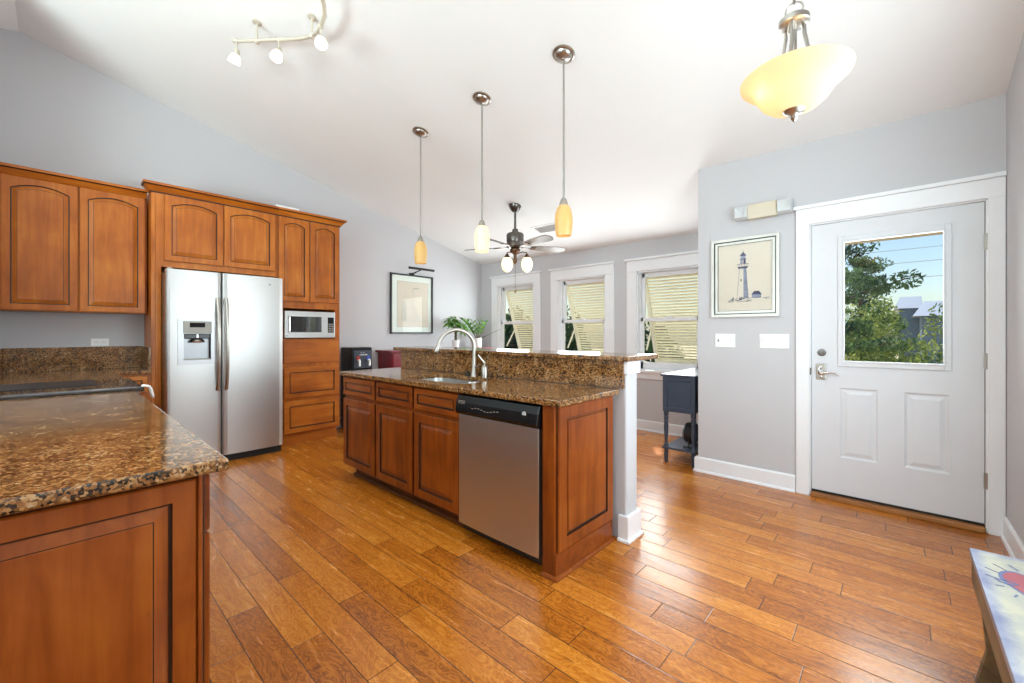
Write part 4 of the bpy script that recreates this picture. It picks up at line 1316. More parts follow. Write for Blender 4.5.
for p, d in HD:
    p = V3(p); d = V3(d).normalized()
    mt = V3((0, 0, 1)).rotation_difference(d).to_matrix()
    j = p + V3((0, 0, -0.075))
    mb = MB().tube([p, j], 0.007, 8)
    mb.ball(p, 0.019, 12, 8)
    mb.lathe([(0.010, -0.018), (0.020, -0.005), (0.023, 0.026)], j, 16, mat=mt)
    hd = mb.build('lamp_head', M['cream_metal'], tl, smooth=True)
    MB().lathe([(0.022, 0.024), (0.030, 0.038), (0.037, 0.060), (0.040, 0.084), (0.037, 0.084), (0.024, 0.04)], j, 20, mat=mt).build('lamp_shade', M['bulb_glow'], hd, smooth=True)
    light('track_spot', 'SPOT', tuple(j + d * 0.13), 14, rot=d.to_track_quat('-Z', 'Y').to_euler(), color=(1, 0.86, 0.68), spot_size=2.2, spot_blend=0.8, shadow_soft_size=0.04)

# bowl pendant by the door
bx, by = -0.262, 1.735
bwl = thing('bowl_pendant', 'amber glass bowl pendant light on a nickel chain by the door', 'pendant light', (bx, by, ceil_z(bx, by)))
zr = 2.134
BK = 0.81
prof = [(0.010, -0.138), (0.050, -0.136), (0.090, -0.122), (0.122, -0.095), (0.140, -0.066), (0.158, -0.040), (0.185, -0.020), (0.202, -0.004), (0.205, 0.008), (0.198, 0.014),
        (0.190, 0.006), (0.180, -0.008), (0.150, -0.030), (0.130, -0.060), (0.110, -0.088), (0.080, -0.112), (0.045, -0.125), (0.010, -0.127)]
tb = NT('amber_bowl_glass')
tb.t.nodes.remove(tb.b)
tl_ = tb.n('BsdfTranslucent'); tl_.inputs[0].default_value = (1.0, 0.82, 0.60, 1)
df_ = tb.n('BsdfDiffuse'); df_.inputs[0].default_value = (0.93, 0.74, 0.50, 1)
mx1 = tb.n('MixShader'); mx1.inputs[0].default_value = 0.4
tb.l(tl_.outputs[0], mx1.inputs[1]); tb.l(df_.outputs[0], mx1.inputs[2])
em_ = tb.n('Emission'); em_.inputs[0].default_value = (1.0, 0.70, 0.36, 1); em_.inputs[1].default_value = 0.10
ad_ = tb.n('AddShader')
tb.l(mx1.outputs[0], ad_.inputs[0]); tb.l(em_.outputs[0], ad_.inputs[1])
tb.l(ad_.outputs[0], tb.out.inputs[0])
MB().lathe([(a * BK, b * BK) for a, b in prof], (bx, by, zr), 48, cap=False).build('glass_bowl', tb.m, bwl, smooth=True)
MB().lathe([(0.030, 0.012), (0.036, 0.004), (0.030, -0.006), (0.014, -0.012), (0.010, -0.020), (0.012, -0.026), (0.004, -0.036)], (bx, by, zr - 0.112), 20).build('finial', M['nickel'], bwl, smooth=True)
MB().lathe([(0.040, 0.012), (0.046, 0.006), (0.046, -0.010), (0.040, -0.014), (0.01, -0.014)], (bx, by, 2.335), 28).build('cap', M['nickel'], bwl, smooth=True)
for k in range(3):
    a = 2 * PI * k / 3 + 0.5
    c, s = math.cos(a), math.sin(a)
    MB().tube([(bx + c * r, by + s * r, z) for r, z in ((0.030, 2.325), (0.032, 2.29), (0.042, 2.24), (0.070, 2.18), (0.105, 2.135), (0.122, 2.110))], 0.006, 8).build('arm', M['nickel'], bwl, smooth=True)
MB().tube([(bx, by, 2.33), (bx, by, zr - 0.105)], 0.008, 10).build('stem', M['nickel'], bwl, smooth=True)
mb = MB()
z = 2.375
k = 0
ztop = ceil_z(bx, by)
while z < ztop - 0.06:
    big = (k == 0)
    rr = 0.026 if big else 0.013
    hh = 0.026 if big else 0.020
    P = []
    for i in range(17):
        a = 2 * PI * i / 16
        d = V3((math.cos(a) * rr, 0, math.sin(a) * hh))
        if k % 2: d = V3((0, d.x, d.z))
        P.append(V3((bx, by, z)) + d)
    mb.tube(P, 0.003, 6)
    z += (0.042 if big else 0.032)
    k += 1
mb.build('chain', M['nickel'], bwl, smooth=True)
MB().lathe([(0.065, 0.0), (0.063, -0.012), (0.03, -0.035), (0.012, -0.045)], (bx, by, ztop), 24, mat=slope_mat(bx, by)).build('canopy', M['nickel'], bwl, smooth=True)
for s in (-1, 1):
    MB().ball((bx + 0.060 * s * 0.75, by + 0.060 * s * 0.66, zr - 0.025), 0.018, 14, 10).build('bulb', M['bulb_glow'], bwl, smooth=True)
    light('bowl_bulb', 'POINT', (bx + 0.085 * s * 0.75, by + 0.085 * s * 0.66, zr - 0.028), 0.32, color=(1, 0.90, 0.76), shadow_soft_size=0.03)

# ceiling vent
vx, vy = -3.40, 4.39
vm = slope_mat(vx, vy)
av = thing('air_vent', 'pale grey ceiling air vent beside the fan', 'vent', (vx, vy, ceil_z(vx, vy)))
def onceil(x, y, d):
    return (x, y, ceil_z(x, y) - d)
mb = MB()
x0, x1, y0, y1 = -3.60, -3.20, 4.295, 4.49
for a0, a1, b0, b1 in ((x0, x1, y0, y0 + 0.02), (x0, x1, y1 - 0.02, y1), (x0, x0 + 0.02, y0, y1), (x1 - 0.02, x1, y0, y1)):
    mb.prism([onceil(a0, b0, 0.008), onceil(a1, b0, 0.008), onceil(a1, b1, 0.008), onceil(a0, b1, 0.008)], (0, 0, 0.010))
mb.build('vent_frame', M['white_plastic'], av)
mb = MB()
for k in range(9):
    y = y0 + 0.03 + k * 0.017
    mb.prism([onceil(x0 + 0.02, y, 0.006), onceil(x1 - 0.02, y, 0.006), onceil(x1 - 0.02, y + 0.011, 0.001), onceil(x0 + 0.02, y + 0.011, 0.001)], (0, 0, 0.002))
mb.build('vent_slats', M['vent_metal'], av)

# emergency light above the lighthouse picture
el = thing('emergency_light', 'cream emergency light with two clear lamps above the lighthouse picture', 'emergency light', (-0.80, YD, 2.25))
MB().box(-0.915, -0.700, YD - 0.060, YD, 2.195, 2.318).build('case', M['cream_plastic'], el, bevel=0.008)
for x0, x1 in ((-1.012, -0.905), (-0.705, -0.597)):
    mb = MB()
    o = [(x0, YD - 0.03, 2.20), (x1, YD - 0.03, 2.20), (x1, YD - 0.03, 2.312), (x0, YD - 0.03, 2.312)]
    i = 0.010
    p = [(x0 + i, YD - 0.085, 2.205 + i), (x1 - i, YD - 0.085, 2.205 + i), (x1 - i, YD - 0.085, 2.312 - i), (x0 + i, YD - 0.085, 2.312 - i)]
    c = ((x0 + x1) / 2, YD - 0.066, 2.256)
    mb.add(o + p + [c], [(k, (k + 1) % 4, 4 + (k + 1) % 4, 4 + k) for k in range(4)] + [(4 + k, 4 + (k + 1) % 4, 8) for k in range(4)] + [(3, 2, 1, 0)])
    mb.box(x0 + 0.02, x1 - 0.02, YD - 0.032, YD, 2.215, 2.30)
    mb.build('lamp_head', M['clear_lens'], el, bevel=0.003)

# ================================================================== pictures and switches
lp = thing('lighthouse_picture', 'framed lighthouse sketch in pale silver frame left of the door', 'picture', (-0.945, YD, 1.39))
x0, x1, z0, z1 = -1.204, -0.690, 1.390, 2.060
mb = MB()
def frame_ring(mb, x0, x1, z0, z1, w, ya, yb, m=0):
    mb.box(x0, x1, ya, yb, z0, z0 + w, m); mb.box(x0, x1, ya, yb, z1 - w, z1, m)
    mb.box(x0, x0 + w, ya, yb, z0 + w, z1 - w, m); mb.box(x1 - w, x1, ya, yb, z0 + w, z1 - w, m)
frame_ring(mb, x0, x1, z0, z1, 0.022, YD - 0.030, YD)
frame_ring(mb, x0 + 0.022, x1 - 0.022, z0 + 0.022, z1 - 0.022, 0.008, YD - 0.024, YD, 1)
frame_ring(mb, x0 + 0.030, x1 - 0.030, z0 + 0.030, z1 - 0.030, 0.020, YD - 0.020, YD)
frame_ring(mb, x0 + 0.050, x1 - 0.050, z0 + 0.050, z1 - 0.050, 0.003, YD - 0.015, YD, 1)
mb.build('frame', [M['silver_frame'], M['frame_dark']], lp)
pp = MB().box(x0 + 0.03, x1 - 0.03, YD - 0.010, YD - 0.002, z0 + 0.03, z1 - 0.03).build('print', M['paper'], lp)
YP = YD - 0.0112
def poly(mb, pts, y=YP, m=0):
    mb.add([(x, y, z) for x, z in pts], [tuple(range(len(pts)))], m)
mb = MB()
cxl = -0.957                                  # axis of the tower
poly(mb, [(cxl + 0.004, 1.545), (cxl + 0.040, 1.545), (cxl + 0.022, 1.80), (cxl + 0.004, 1.80)], m=1)      # shaded side
stroke(mb, [(cxl - 0.044, 1.545), (cxl - 0.026, 1.80)], 0.002, YP)
stroke(mb, [(cxl + 0.041, 1.545), (cxl + 0.024, 1.80)], 0.0025, YP)
poly(mb, [(cxl - 0.040, 1.815), (cxl + 0.040, 1.815), (cxl + 0.034, 1.80), (cxl - 0.034, 1.80)])
for k in range(7):
    x = cxl - 0.038 + k * 0.0127
    stroke(mb, [(x, 1.815), (x, 1.838)], 0.0022, YP)
stroke(mb, [(cxl - 0.042, 1.838), (cxl + 0.042, 1.838)], 0.003, YP)
poly(mb, [(cxl - 0.020, 1.838), (cxl - 0.002, 1.838), (cxl - 0.002, 1.875), (cxl - 0.018, 1.875)], m=1)
poly(mb, [(cxl + 0.004, 1.838), (cxl + 0.022, 1.838), (cxl + 0.020, 1.875), (cxl + 0.004, 1.875)])
poly(mb, [(cxl - 0.026, 1.875), (cxl + 0.028, 1.875), (cxl + 0.024, 1.882), (cxl - 0.022, 1.882)])
poly(mb, [(cxl - 0.018, 1.882), (cxl + 0.020, 1.882), (cxl + 0.018, 1.905), (cxl - 0.016, 1.905)], m=1)
poly(mb, [(cxl - 0.026, 1.905), (cxl + 0.028, 1.905), (cxl + 0.002, 1.940)])
stroke(mb, [(cxl + 0.001, 1.935), (cxl + 0.001, 1.955)], 0.003, YP)
for x, z in ((cxl - 0.014, 1.70), (cxl + 0.020, 1.62)):
    poly(mb, [(x - 0.004, z - 0.010), (x + 0.004, z - 0.010), (x + 0.004, z + 0.010), (x - 0.004, z + 0.010)])
for k in range(9):
    z = 1.56 + k * 0.026
    stroke(mb, [(cxl + 0.010, z), (cxl + 0.036 - k * 0.0015, z + 0.004)], 0.002, YP - 0.0002)
# cottage and ground strokes
poly(mb, [(cxl + 0.062, 1.575), (cxl + 0.085, 1.602), (cxl + 0.120, 1.602), (cxl + 0.142, 1.572)])
poly(mb, [(cxl + 0.068, 1.545), (cxl + 0.135, 1.545), (cxl + 0.135, 1.573), (cxl + 0.068, 1.575)], m=1)
rnd = random.Random(4)
for k in range(26):
    x = cxl - 0.12 + 0.30 * rnd.random()
    z = 1.515 + 0.035 * rnd.random()
    stroke(mb, [(x, z), (x + 0.015 + 0.03 * rnd.random(), z + 0.010 * (rnd.random() - 0.3))], 0.0022 + 0.002 * rnd.random(), YP - 0.0002 - 0.00002 * k)
for k in range(10):
    x = cxl - 0.10 + 0.09 * rnd.random()
    stroke(mb, [(x, 1.53), (x + 0.006, 1.55 + 0.012 * rnd.random())], 0.003, YP - 0.0003)
mb.build('sketch', [M['ink'], M['ink_light']], pp)
MB().box(x0 + 0.028, x1 - 0.028, YD - 0.0155, YD - 0.0135, z0 + 0.028, z1 - 0.028).build('picture_glass', M['picture_glass'], lp)

hp = thing('heron_picture', 'black framed heron sketch under a small lamp on the left wall', 'picture', (XL, 3.67, 1.245))
y0, y1, z0, z1 = 3.293, 4.047, 1.246, 2.139
mb = MB()
for a in ((y0, y1, z0, z0 + 0.020), (y0, y1, z1 - 0.020, z1), (y0, y0 + 0.020, z0, z1), (y1 - 0.020, y1, z0, z1)):
    mb.box(XL, XL + 0.035, *a)
mb.build('frame', M['frame_dark'], hp)
mt_ = MB().box(XL + 0.004, XL + 0.010, y0 + 0.018, y1 - 0.018, z0 + 0.018, z1 - 0.018).build('mat_board', M['mat_white'], hp)
pr_ = MB().box(XL + 0.010, XL + 0.012, 3.41, 3.965, 1.345, 2.035).build('print', M['paper'], hp)
mb = MB()
XP = XL + 0.0128
def strokeX(mb, pts, w, x):
    for (a0, b0), (a1, b1) in zip(pts, pts[1:]):
        d = V3((0, a1 - a0, b1 - b0))
        if d.length < 1e-6: continue
        n = V3((0, -d.z, d.y)).normalized() * w / 2
        p, q = V3((x, a0, b0)), V3((x, a1, b1))
        mb.add([p + n, q + n, q - n, p - n], [(0, 1, 2, 3)])
for e in ([(3.412, 1.347), (3.963, 1.347), (3.963, 2.033), (3.412, 2.033), (3.412, 1.347)],):
    strokeX(mb, e, 0.003, XP)
heron = [(3.80, 1.94), (3.74, 1.945), (3.69, 1.935), (3.675, 1.90), (3.695, 1.85), (3.71, 1.81), (3.695, 1.76), (3.67, 1.72), (3.66, 1.68), (3.69, 1.66), (3.73, 1.63), (3.76, 1.56), (3.78, 1.49), (3.80, 1.44)]
strokeX(mb, heron, 0.006, XP)
strokeX(mb, [(3.80, 1.94), (3.70, 1.928)], 0.005, XP)
strokeX(mb, [(3.66, 1.68), (3.64, 1.62), (3.66, 1.55), (3.70, 1.49), (3.75, 1.45), (3.80, 1.44)], 0.005, XP)
strokeX(mb, [(3.67, 1.67), (3.70, 1.58), (3.75, 1.50)], 0.006, XP)
strokeX(mb, [(3.67, 1.54), (3.665, 1.41)], 0.004, XP)
strokeX(mb, [(3.69, 1.51), (3.69, 1.41)], 0.004, XP)
rnd = random.Random(8)
for k in range(46):
    y = 3.50 + 0.24 * rnd.random()
    z = 1.42 + 0.05 * rnd.random()
    strokeX(mb, [(y, z), (y + 0.05 * (rnd.random() - 0.5), z + 0.03 * (rnd.random() - 0.4))], 0.004, XP + 0.00001 * k)
for k in range(14):
    y = 3.47 + 0.10 * rnd.random()
    strokeX(mb, [(y, 1.44), (y + 0.02 * rnd.random(), 1.60 + 0.25 * rnd.random())], 0.0025, XP)
for k in range(10):
    y = 3.72 + 0.18 * rnd.random()
    strokeX(mb, [(y, 1.43), (y + 0.05, 1.435)], 0.003, XP)
mb.build('sketch', M['pencil'], pr_)
MB().box(XL + 0.016, XL + 0.018, y0 + 0.018, y1 - 0.018, z0 + 0.018, z1 - 0.018).build('picture_glass', M['picture_glass'], hp)
pl_ = thing('picture_light', 'black picture lamp mounted above the heron sketch', 'picture light', (XL, 3.70, 2.17))
MB().tube([(XL + 0.16, 3.52, 2.222), (XL + 0.16, 3.97, 2.222)], 0.018, 12).build('lamp_bar', M['black_matte'], pl_, smooth=True)
mb = MB().tube([(XL + 0.005, 3.665, 2.155), (XL + 0.06, 3.69, 2.175), (XL + 0.15, 3.745, 2.215)], 0.009, 8)
mb.box(XL, XL + 0.014, 3.625, 3.705, 2.137, 2.170)
mb.build('bracket', M['black_matte'], pl_)

def switch_plate(x0, x1, z0, z1, n, rocker, label):
    r = thing('switch_plate', label, 'light switch', ((x0 + x1) / 2, YD, z0))
    MB().box(x0, x1, YD - 0.007, YD, z0, z1).build('plate', M['white_plastic'], r, bevel=0.003)
    zc = (z0 + z1) / 2
    for k in range(n):
        c = x0 + (x1 - x0) * (k + 0.5) / n
        if rocker:
            mb = MB()
            mb.prism([(c - 0.016, YD - 0.007, zc - 0.033), (c - 0.016, YD - 0.010, zc - 0.033), (c - 0.016, YD - 0.0085, zc), (c - 0.016, YD - 0.013, zc + 0.033), (c - 0.016, YD - 0.007, zc + 0.033)], (0.032, 0, 0))
            mb.build('rocker', M['white_plastic'], r, bevel=0.001)
        else:
            mb = MB().box(c - 0.005, c + 0.005, YD - 0.010, YD - 0.006, zc - 0.012, zc + 0.012)
            mb.prism([(c - 0.004, YD - 0.008, zc - 0.004), (c - 0.004, YD - 0.019, zc + 0.004), (c - 0.004, YD - 0.019, zc + 0.010), (c - 0.004, YD - 0.008, zc + 0.008)], (0.008, 0, 0))
            mb.build('toggle', M['grey_plastic'] if k == 0 else M['white_plastic'], r)
switch_plate(-1.179, -1.018, 1.128, 1.246, 3, False, 'white three toggle switch plate below the lighthouse picture')
switch_plate(-0.835, -0.628, 1.126, 1.244, 4, True, 'white four rocker switch plate beside the door casing')

# ================================================================== dining side furniture
wd = thing('water_dispenser', 'black water cooler with two white taps left of the red cabinet', 'water cooler', (-5.25, 2.67, 0))
MB().box(-5.40, -5.10, 2.532, 2.818, 0.0, 1.068).build('case', M['black'], wd, bevel=0.015, bseg=3)
MB().box(-5.10, -5.092, 2.560, 2.80, 0.80, 1.03).build('front_panel', plain('charcoal_panel', srgb(58, 66, 78), 0.3), wd, bevel=0.003)
for y, mk in ((2.615, 'red_mark'), (2.752, 'blue_mark')):
    tp = MB().tube([(-5.09, y, 0.905), (-5.05, y, 0.905), (-5.045, y, 0.895), (-5.045, y, 0.83)], 0.013, 10).build('tap', M['white_plastic'], wd, smooth=True)
    MB().box(-5.092, -5.075, y - 0.022, y + 0.022, 0.905, 0.955).build('push_lever', M[mk], tp, bevel=0.004)
mb = MB()
for k, w in enumerate((0.010, 0.016, 0.012, 0.018, 0.014)):
    mb.box(-5.0925, -5.0912, 2.640 + k * 0.022, 2.640 + k * 0.022 + w, 0.965, 0.978)
mb.box(-5.0925, -5.0912, 2.655, 2.665, 0.995, 1.002).box(-5.0925, -5.0912, 2.69, 2.70, 0.995, 1.002)
mb.build('lettering', M['white_plastic'], wd)

rc = thing('red_cabinet', 'dark red sideboard along the left wall below the heron sketch', 'sideboard', (-5.25, 4.0, 0))
MB().box(-5.44, -5.075, 3.095, 4.95, 0.06, 0.985).build('body', M['red_lacquer'], rc, bevel=0.004)
MB().box(-5.452, -5.035, 3.060, 4.985, 0.985, 1.012).build('top', M['red_lacquer'], rc, bevel=0.004)
MB().box(-5.43, -5.095, 3.11, 4.935, 0.0, 0.06).build('plinth', M['red_lacquer'], rc)
for k in range(4):
    y = 3.110 + k * 0.460
    d = MB().box(-5.075, -5.058, y, y + 0.445, 0.08, 0.97)
    d.box(-5.058, -5.052, y + 0.05, y + 0.395, 0.14, 0.91)
    dr = d.build('door', M['red_lacquer'], rc, bevel=0.003)
    MB().ball((-5.045, y + (0.41 if k % 2 == 0 else 0.035), 0.60), 0.012, 12, 8).build('knob', M['bronze'], dr, smooth=True)

def leaf(mb, base, d, length, width, droop=0.3, m=0, fold=0.15):
    d = V3(d).normalized()
    side = d.cross(V3((0, 0, 1)))
    if side.length < 0.05: side = V3((1, 0, 0))
    side.normalize()
    upv = side.cross(d)
    rows = []
    for k in range(6):
        u = k / 5
        w = width * math.sin(PI * (0.06 + 0.94 * u) ** 0.8) * 0.5 if u < 1 else 0.0005
        c = V3(base) + d * length * u + V3((0, 0, -droop * length * u * u))
        rows.append((c - side * w + upv * w * fold, c, c + side * w + upv * w * fold))
    vs = [p for r in rows for p in r]
    fs = []
    for k in range(5):
        for j in range(2):
            a = k * 3 + j
            fs.append((a, a + 1, a + 4, a + 3))
    mb.add(vs, fs, m)

def potted(name, label, x, y, kind):
    r = thing(name, label, 'potted plant', (x, y, 1.012), 'potted plants on the red sideboard')
    z0 = 1.012
    if kind == 'tree':
        MB().lathe([(0.040, 0.0), (0.045, 0.004), (0.058, 0.120), (0.062, 0.130), (0.054, 0.130), (0.050, 0.112)], (x, y, z0), 24).build('pot', M['pot'], r, smooth=True)
        MB().lathe([(0.05, 0.10), (0.05, 0.112)], (x, y, z0), 20).build('soil', M['soil'], r)
        mb = MB()
        for q in range(3):
            P = []
            for k in range(13):
                a = q * 2 * PI / 3 + k * 0.7
                P.append((x + 0.014 * math.cos(a), y + 0.014 * math.sin(a), z0 + 0.105 + k * 0.014))
            mb.tube(P, 0.010, 8)
        st = mb.build('trunk', M['stem'], r, smooth=True)
        rnd = random.Random(5)
        ml, ms = MB(), MB()
        for k in range(20):
            a = 2 * PI * k / 20 * 3 + rnd.random() * 0.6
            el = 0.05 + 1.35 * rnd.random()
            ln = 0.09 + 0.15 * rnd.random()
            p0 = V3((x, y, z0 + 0.28))
            tip = p0 + V3((math.cos(a) * math.cos(el), math.sin(a) * math.cos(el), math.sin(el))) * ln
            ms.tube([p0, (p0 + tip) / 2 + V3((0, 0, 0.012)), tip], 0.0028, 5)
            for j in range(6):
                b = a + (j - 2.5) * 0.55
                leaf(ml, tip, (math.cos(b), math.sin(b), rnd.uniform(-0.5, 0.6)), 0.105 + 0.045 * rnd.random(), 0.052, 0.35)
        ml.build('foliage', M['plant_leaf'], r, smooth=True, angle=80)
        ms.build('leaf_stalks', M['stem'], r)
    else:
        MB().lathe([(0.062, 0.0), (0.066, 0.006), (0.072, 0.150), (0.072, 0.158), (0.064, 0.158), (0.062, 0.135)], (x, y, z0), 24).build('pot', M['pot'], r, smooth=True)
        MB().lathe([(0.062, 0.12), (0.062, 0.136)], (x, y, z0), 20).build('soil', M['soil'], r)
        rnd = random.Random(11)
        ml, ms = MB(), MB()
        for k in range(9):
            a = 2 * PI * k / 9 + 0.3
            el = 1.15 + 0.3 * rnd.random()
            ln = 0.24 + 0.12 * rnd.random()
            if k == 1: a, el, ln = 0.55, 0.50, 0.36
            base = V3((x + 0.02 * math.cos(a), y + 0.02 * math.sin(a), z0 + 0.13))
            dv = V3((math.cos(a) * math.cos(el), math.sin(a) * math.cos(el), math.sin(el)))
            P = [base + dv * ln * u + V3((math.cos(a), math.sin(a), 0)) * 0.05 * u * u for u in (0, 0.25, 0.5, 0.75, 1)]
            ms.tube(P, [0.006, 0.005, 0.004, 0.003, 0.002], 6)
            if k == 1:
                leaf(ml, P[-1], dv, 0.05, 0.02, 0.1)
                continue
            for j in range(1, 8):
                u = 0.25 + 0.1 * j
                p = base + dv * ln * u + V3((math.cos(a), math.sin(a), 0)) * 0.05 * u * u
                s = V3((-math.sin(a), math.cos(a), 0)) * (1 if j % 2 else -1)
                leaf(ml, p, dv * 0.9 + s, 0.10, 0.044, 0.05)
        ml.build('foliage', M['plant_dark'], r, smooth=True, angle=80)
        ms.build('leaf_stalks', M['stem'], r)
potted('potted_tree', 'small money tree with drooping leaves in a white pot, left of two', -5.17, 4.30, 'tree')
potted('potted_plant', 'upright dark leaved plant in a white pot nearest the window corner', -5.20, 4.80, 'zz')

# dark blue console table
ct = thing('console_table', 'dark blue console table with turned legs beside the door wall end', 'table', (-1.51, 4.48, 0))
tx0, tx1, ty0, ty1 = -1.672, -1.368, 3.985, 4.985
MB().box(tx0 - 0.018, tx1 + 0.006, ty0 - 0.018, ty1 + 0.018, 0.836, 0.856).build('tabletop', M['navy'], ct, bevel=0.004)
mb = MB().box(tx0 + 0.006, tx1 - 0.006, ty0 + 0.006, ty1 - 0.006, 0.50, 0.836)
mb.build('drawer_case', M['navy'], ct, bevel=0.002)
mb = MB()
frame_ring(mb, tx0, tx1, 0.497, 0.836, 0.042, ty0 - 0.004, ty0 + 0.010)
mb.build('end_frame', M['navy'], ct, bevel=0.003)
mb = MB()
for k in range(2):
    a = ty0 + 0.06 + k * 0.45
    mb.box(tx0 - 0.010, tx0 + 0.006, a, a + 0.43, 0.54, 0.80)
dr = mb.build('drawer', M['navy'], ct, bevel=0.004)
MB().ball((tx0 - 0.022, ty0 + 0.27, 0.67), 0.014, 12, 8).ball((tx0 - 0.022, ty0 + 0.72, 0.67), 0.014, 12, 8).build('knob', M['bronze'], dr, smooth=True)
lprof = [(0.013, 0.0), (0.018, 0.02), (0.020, 0.10), (0.017, 0.125), (0.024, 0.135), (0.024, 0.168), (0.015, 0.180), (0.013, 0.20), (0.020, 0.30), (0.022, 0.36), (0.017, 0.39), (0.023, 0.40), (0.017, 0.41), (0.022, 0.425), (0.022, 0.44), (0.016, 0.448), (0.023, 0.46), (0.023, 0.50)]
for x in (tx0 + 0.023, tx1 - 0.023):
    for y in (ty0 + 0.023, ty1 - 0.023):
        MB().lathe(lprof, (x, y, 0), 16).build('leg', M['navy'], ct, smooth=True, angle=50)
MB().box(tx0 - 0.004, tx1 + 0.004, ty0 - 0.004, ty1 + 0.004, 0.136, 0.156).build('shelf', M['navy'], ct, bevel=0.003)

sf = thing('small_fan', 'small black rounded object on feet on the lower shelf of the blue table', 'appliance', (-1.46, 4.12, 0.156))
RX90 = Matrix.Rotation(PI / 2, 3, 'Y')
MB().lathe([(0.07, -0.05), (0.095, -0.04), (0.102, 0.0), (0.095, 0.04), (0.07, 0.05)], (-1.455, 4.14, 0.290), 24, mat=RX90).build('housing', M['black_matte'], sf, smooth=True)
mb = MB()
for k in range(5):
    mb.lathe([(0.016 + 0.017 * k, -0.004), (0.019 + 0.017 * k, 0.0), (0.016 + 0.017 * k, 0.004)], (-1.508, 4.14, 0.290), 20, mat=RX90, cap=False)
mb.build('grille', M['steel_dark'], sf)
mb = MB()
for y in (4.07, 4.21):
    mb.tube([(-1.455, y, 0.24), (-1.455, y - 0.012 if y < 4.14 else y + 0.012, 0.168), (-1.50, y - 0.012 if y < 4.14 else y + 0.012, 0.164)], 0.008, 8)
    mb.tube([(-1.455, y - 0.012 if y < 4.14 else y + 0.012, 0.168), (-1.41, y - 0.012 if y < 4.14 else y + 0.012, 0.164)], 0.008, 8)
mb.build('foot', M['black_matte'], sf)

# painted bench along the right wall
bn = thing('painted_bench', 'small painted wooden bench with a red heart on its top, right foreground', 'bench', (0.345, 1.84, 0))
bx0, bx1, by0, by1 = 0.200, 0.472, 1.40, 2.303
tp = MB().box(bx0, bx1, by0, by1, 0.428, 0.452).build('bench_top', M['bench_top'], bn, bevel=0.003)
hx, hy = 0.318, 2.07
H = []
for k in range(48):
    t = 2 * PI * k / 48
    a = 16 * math.sin(t) ** 3
    b = 13 * math.cos(t) - 5 * math.cos(2 * t) - 2 * math.cos(3 * t) - math.cos(4 * t)
    # heart point turned towards the near edge
    H.append((hx + b * 0.0026 * 0.35 + a * 0.0040, hy + b * 0.0068 - a * 0.0006))
mb = MB()
big = [(hx + (x - hx) * 1.16, hy + (y - hy) * 1.13) for x, y in H]
mb.prism([(x, y, 0.4518) for x, y in big], (0, 0, 0.0006), 1)
mb.prism([(x, y, 0.4520) for x, y in H], (0, 0, 0.0010), 0)
def dab(mb, pts, w, z, m):
    for (xa, ya), (xb, yb) in zip(pts, pts[1:]):
        d = V3((xb - xa, yb - ya, 0))
        n = V3((-d.y, d.x, 0)).normalized() * w / 2
        mb.prism([V3((xa, ya, z)) + n, V3((xb, yb, z)) + n, V3((xb, yb, z)) - n, V3((xa, ya, z)) - n], (0, 0, 0.0006), m)
dab(mb, [(0.235, 2.06), (0.262, 2.075), (0.285, 2.06), (0.262, 2.045), (0.240, 2.052)], 0.008, 0.4528, 1)
rnd = random.Random(3)
for k in range(14):
    a = 2 * PI * k / 14
    x, y = hx + 0.075 * math.cos(a), hy + 0.115 * math.sin(a)
    dab(mb, [(x, y), (x + 0.028 * math.cos(a + 0.4), y + 0.034 * math.sin(a - 0.3))], 0.005, 0.4524, 1)
mb.build('painted_heart', [M['red_paint'], M['blue_paint']], tp)
mb = MB()
mb.box(bx0 + 0.004, bx0 + 0.026, by0 + 0.02, by1 - 0.02, 0.335, 0.428)
mb.box(bx1 - 0.040, bx1 - 0.018, by0 + 0.05, by1 - 0.05, 0.345, 0.428)
mb.build('apron', M['barn_wood'], bn, bevel=0.002)
for ya, yb in ((by0 + 0.05, by0 + 0.08), (by1 - 0.08, by1 - 0.05)):
    P = [(bx0 + 0.02, ya, 0.428), (bx0 + 0.02, ya, 0.30), (bx0 + 0.035, ya, 0.12), (bx0 + 0.01, ya, 0.0), (bx0 + 0.09, ya, 0.0), (bx0 + 0.136, ya, 0.09),
         (bx1 - 0.09, ya, 0.0), (bx1 - 0.012, ya, 0.0), (bx1 - 0.035, ya, 0.12), (bx1 - 0.02, ya, 0.30), (bx1 - 0.02, ya, 0.428)]
    MB().prism(P, (0, yb - ya, 0)).build('leg', M['barn_wood'], bn, bevel=0.002)

# ================================================================== outdoors
struct(MB().box(-60, 60, 5.6, 140, -3.2, -3.0).build('ground', M['ground'], origin=(0, 0, 0)))
struct(MB().box(-1.15, 3.0, 5.55, 5.75, 2.200, 2.36).box(-1.15, 3.0, 4.10, 5.75, 2.35, 2.42).build('trim_2', M['soffit'], bevel=0.004))

def scatter(mb, rnd, c, r, n, size, flat=1.0, m=0):
    for _ in range(n):
        while True:
            p = V3((rnd.uniform(-1, 1), rnd.uniform(-1, 1), rnd.uniform(-1, 1)))
            if 0.25 < p.length < 1: break
        q = V3(c) + V3((p.x * r, p.y * r, p.z * r * flat))
        a = V3((rnd.gauss(0, 1), rnd.gauss(0, 1), rnd.gauss(0, 1))).normalized()
        b = a.orthogonal().normalized()
        s = size * rnd.uniform(0.6, 1.4)
        mb.add([q - a * s, q + b * s * 0.4, q + a * s, q - b * s * 0.4], [(0, 1, 2, 3)], m)

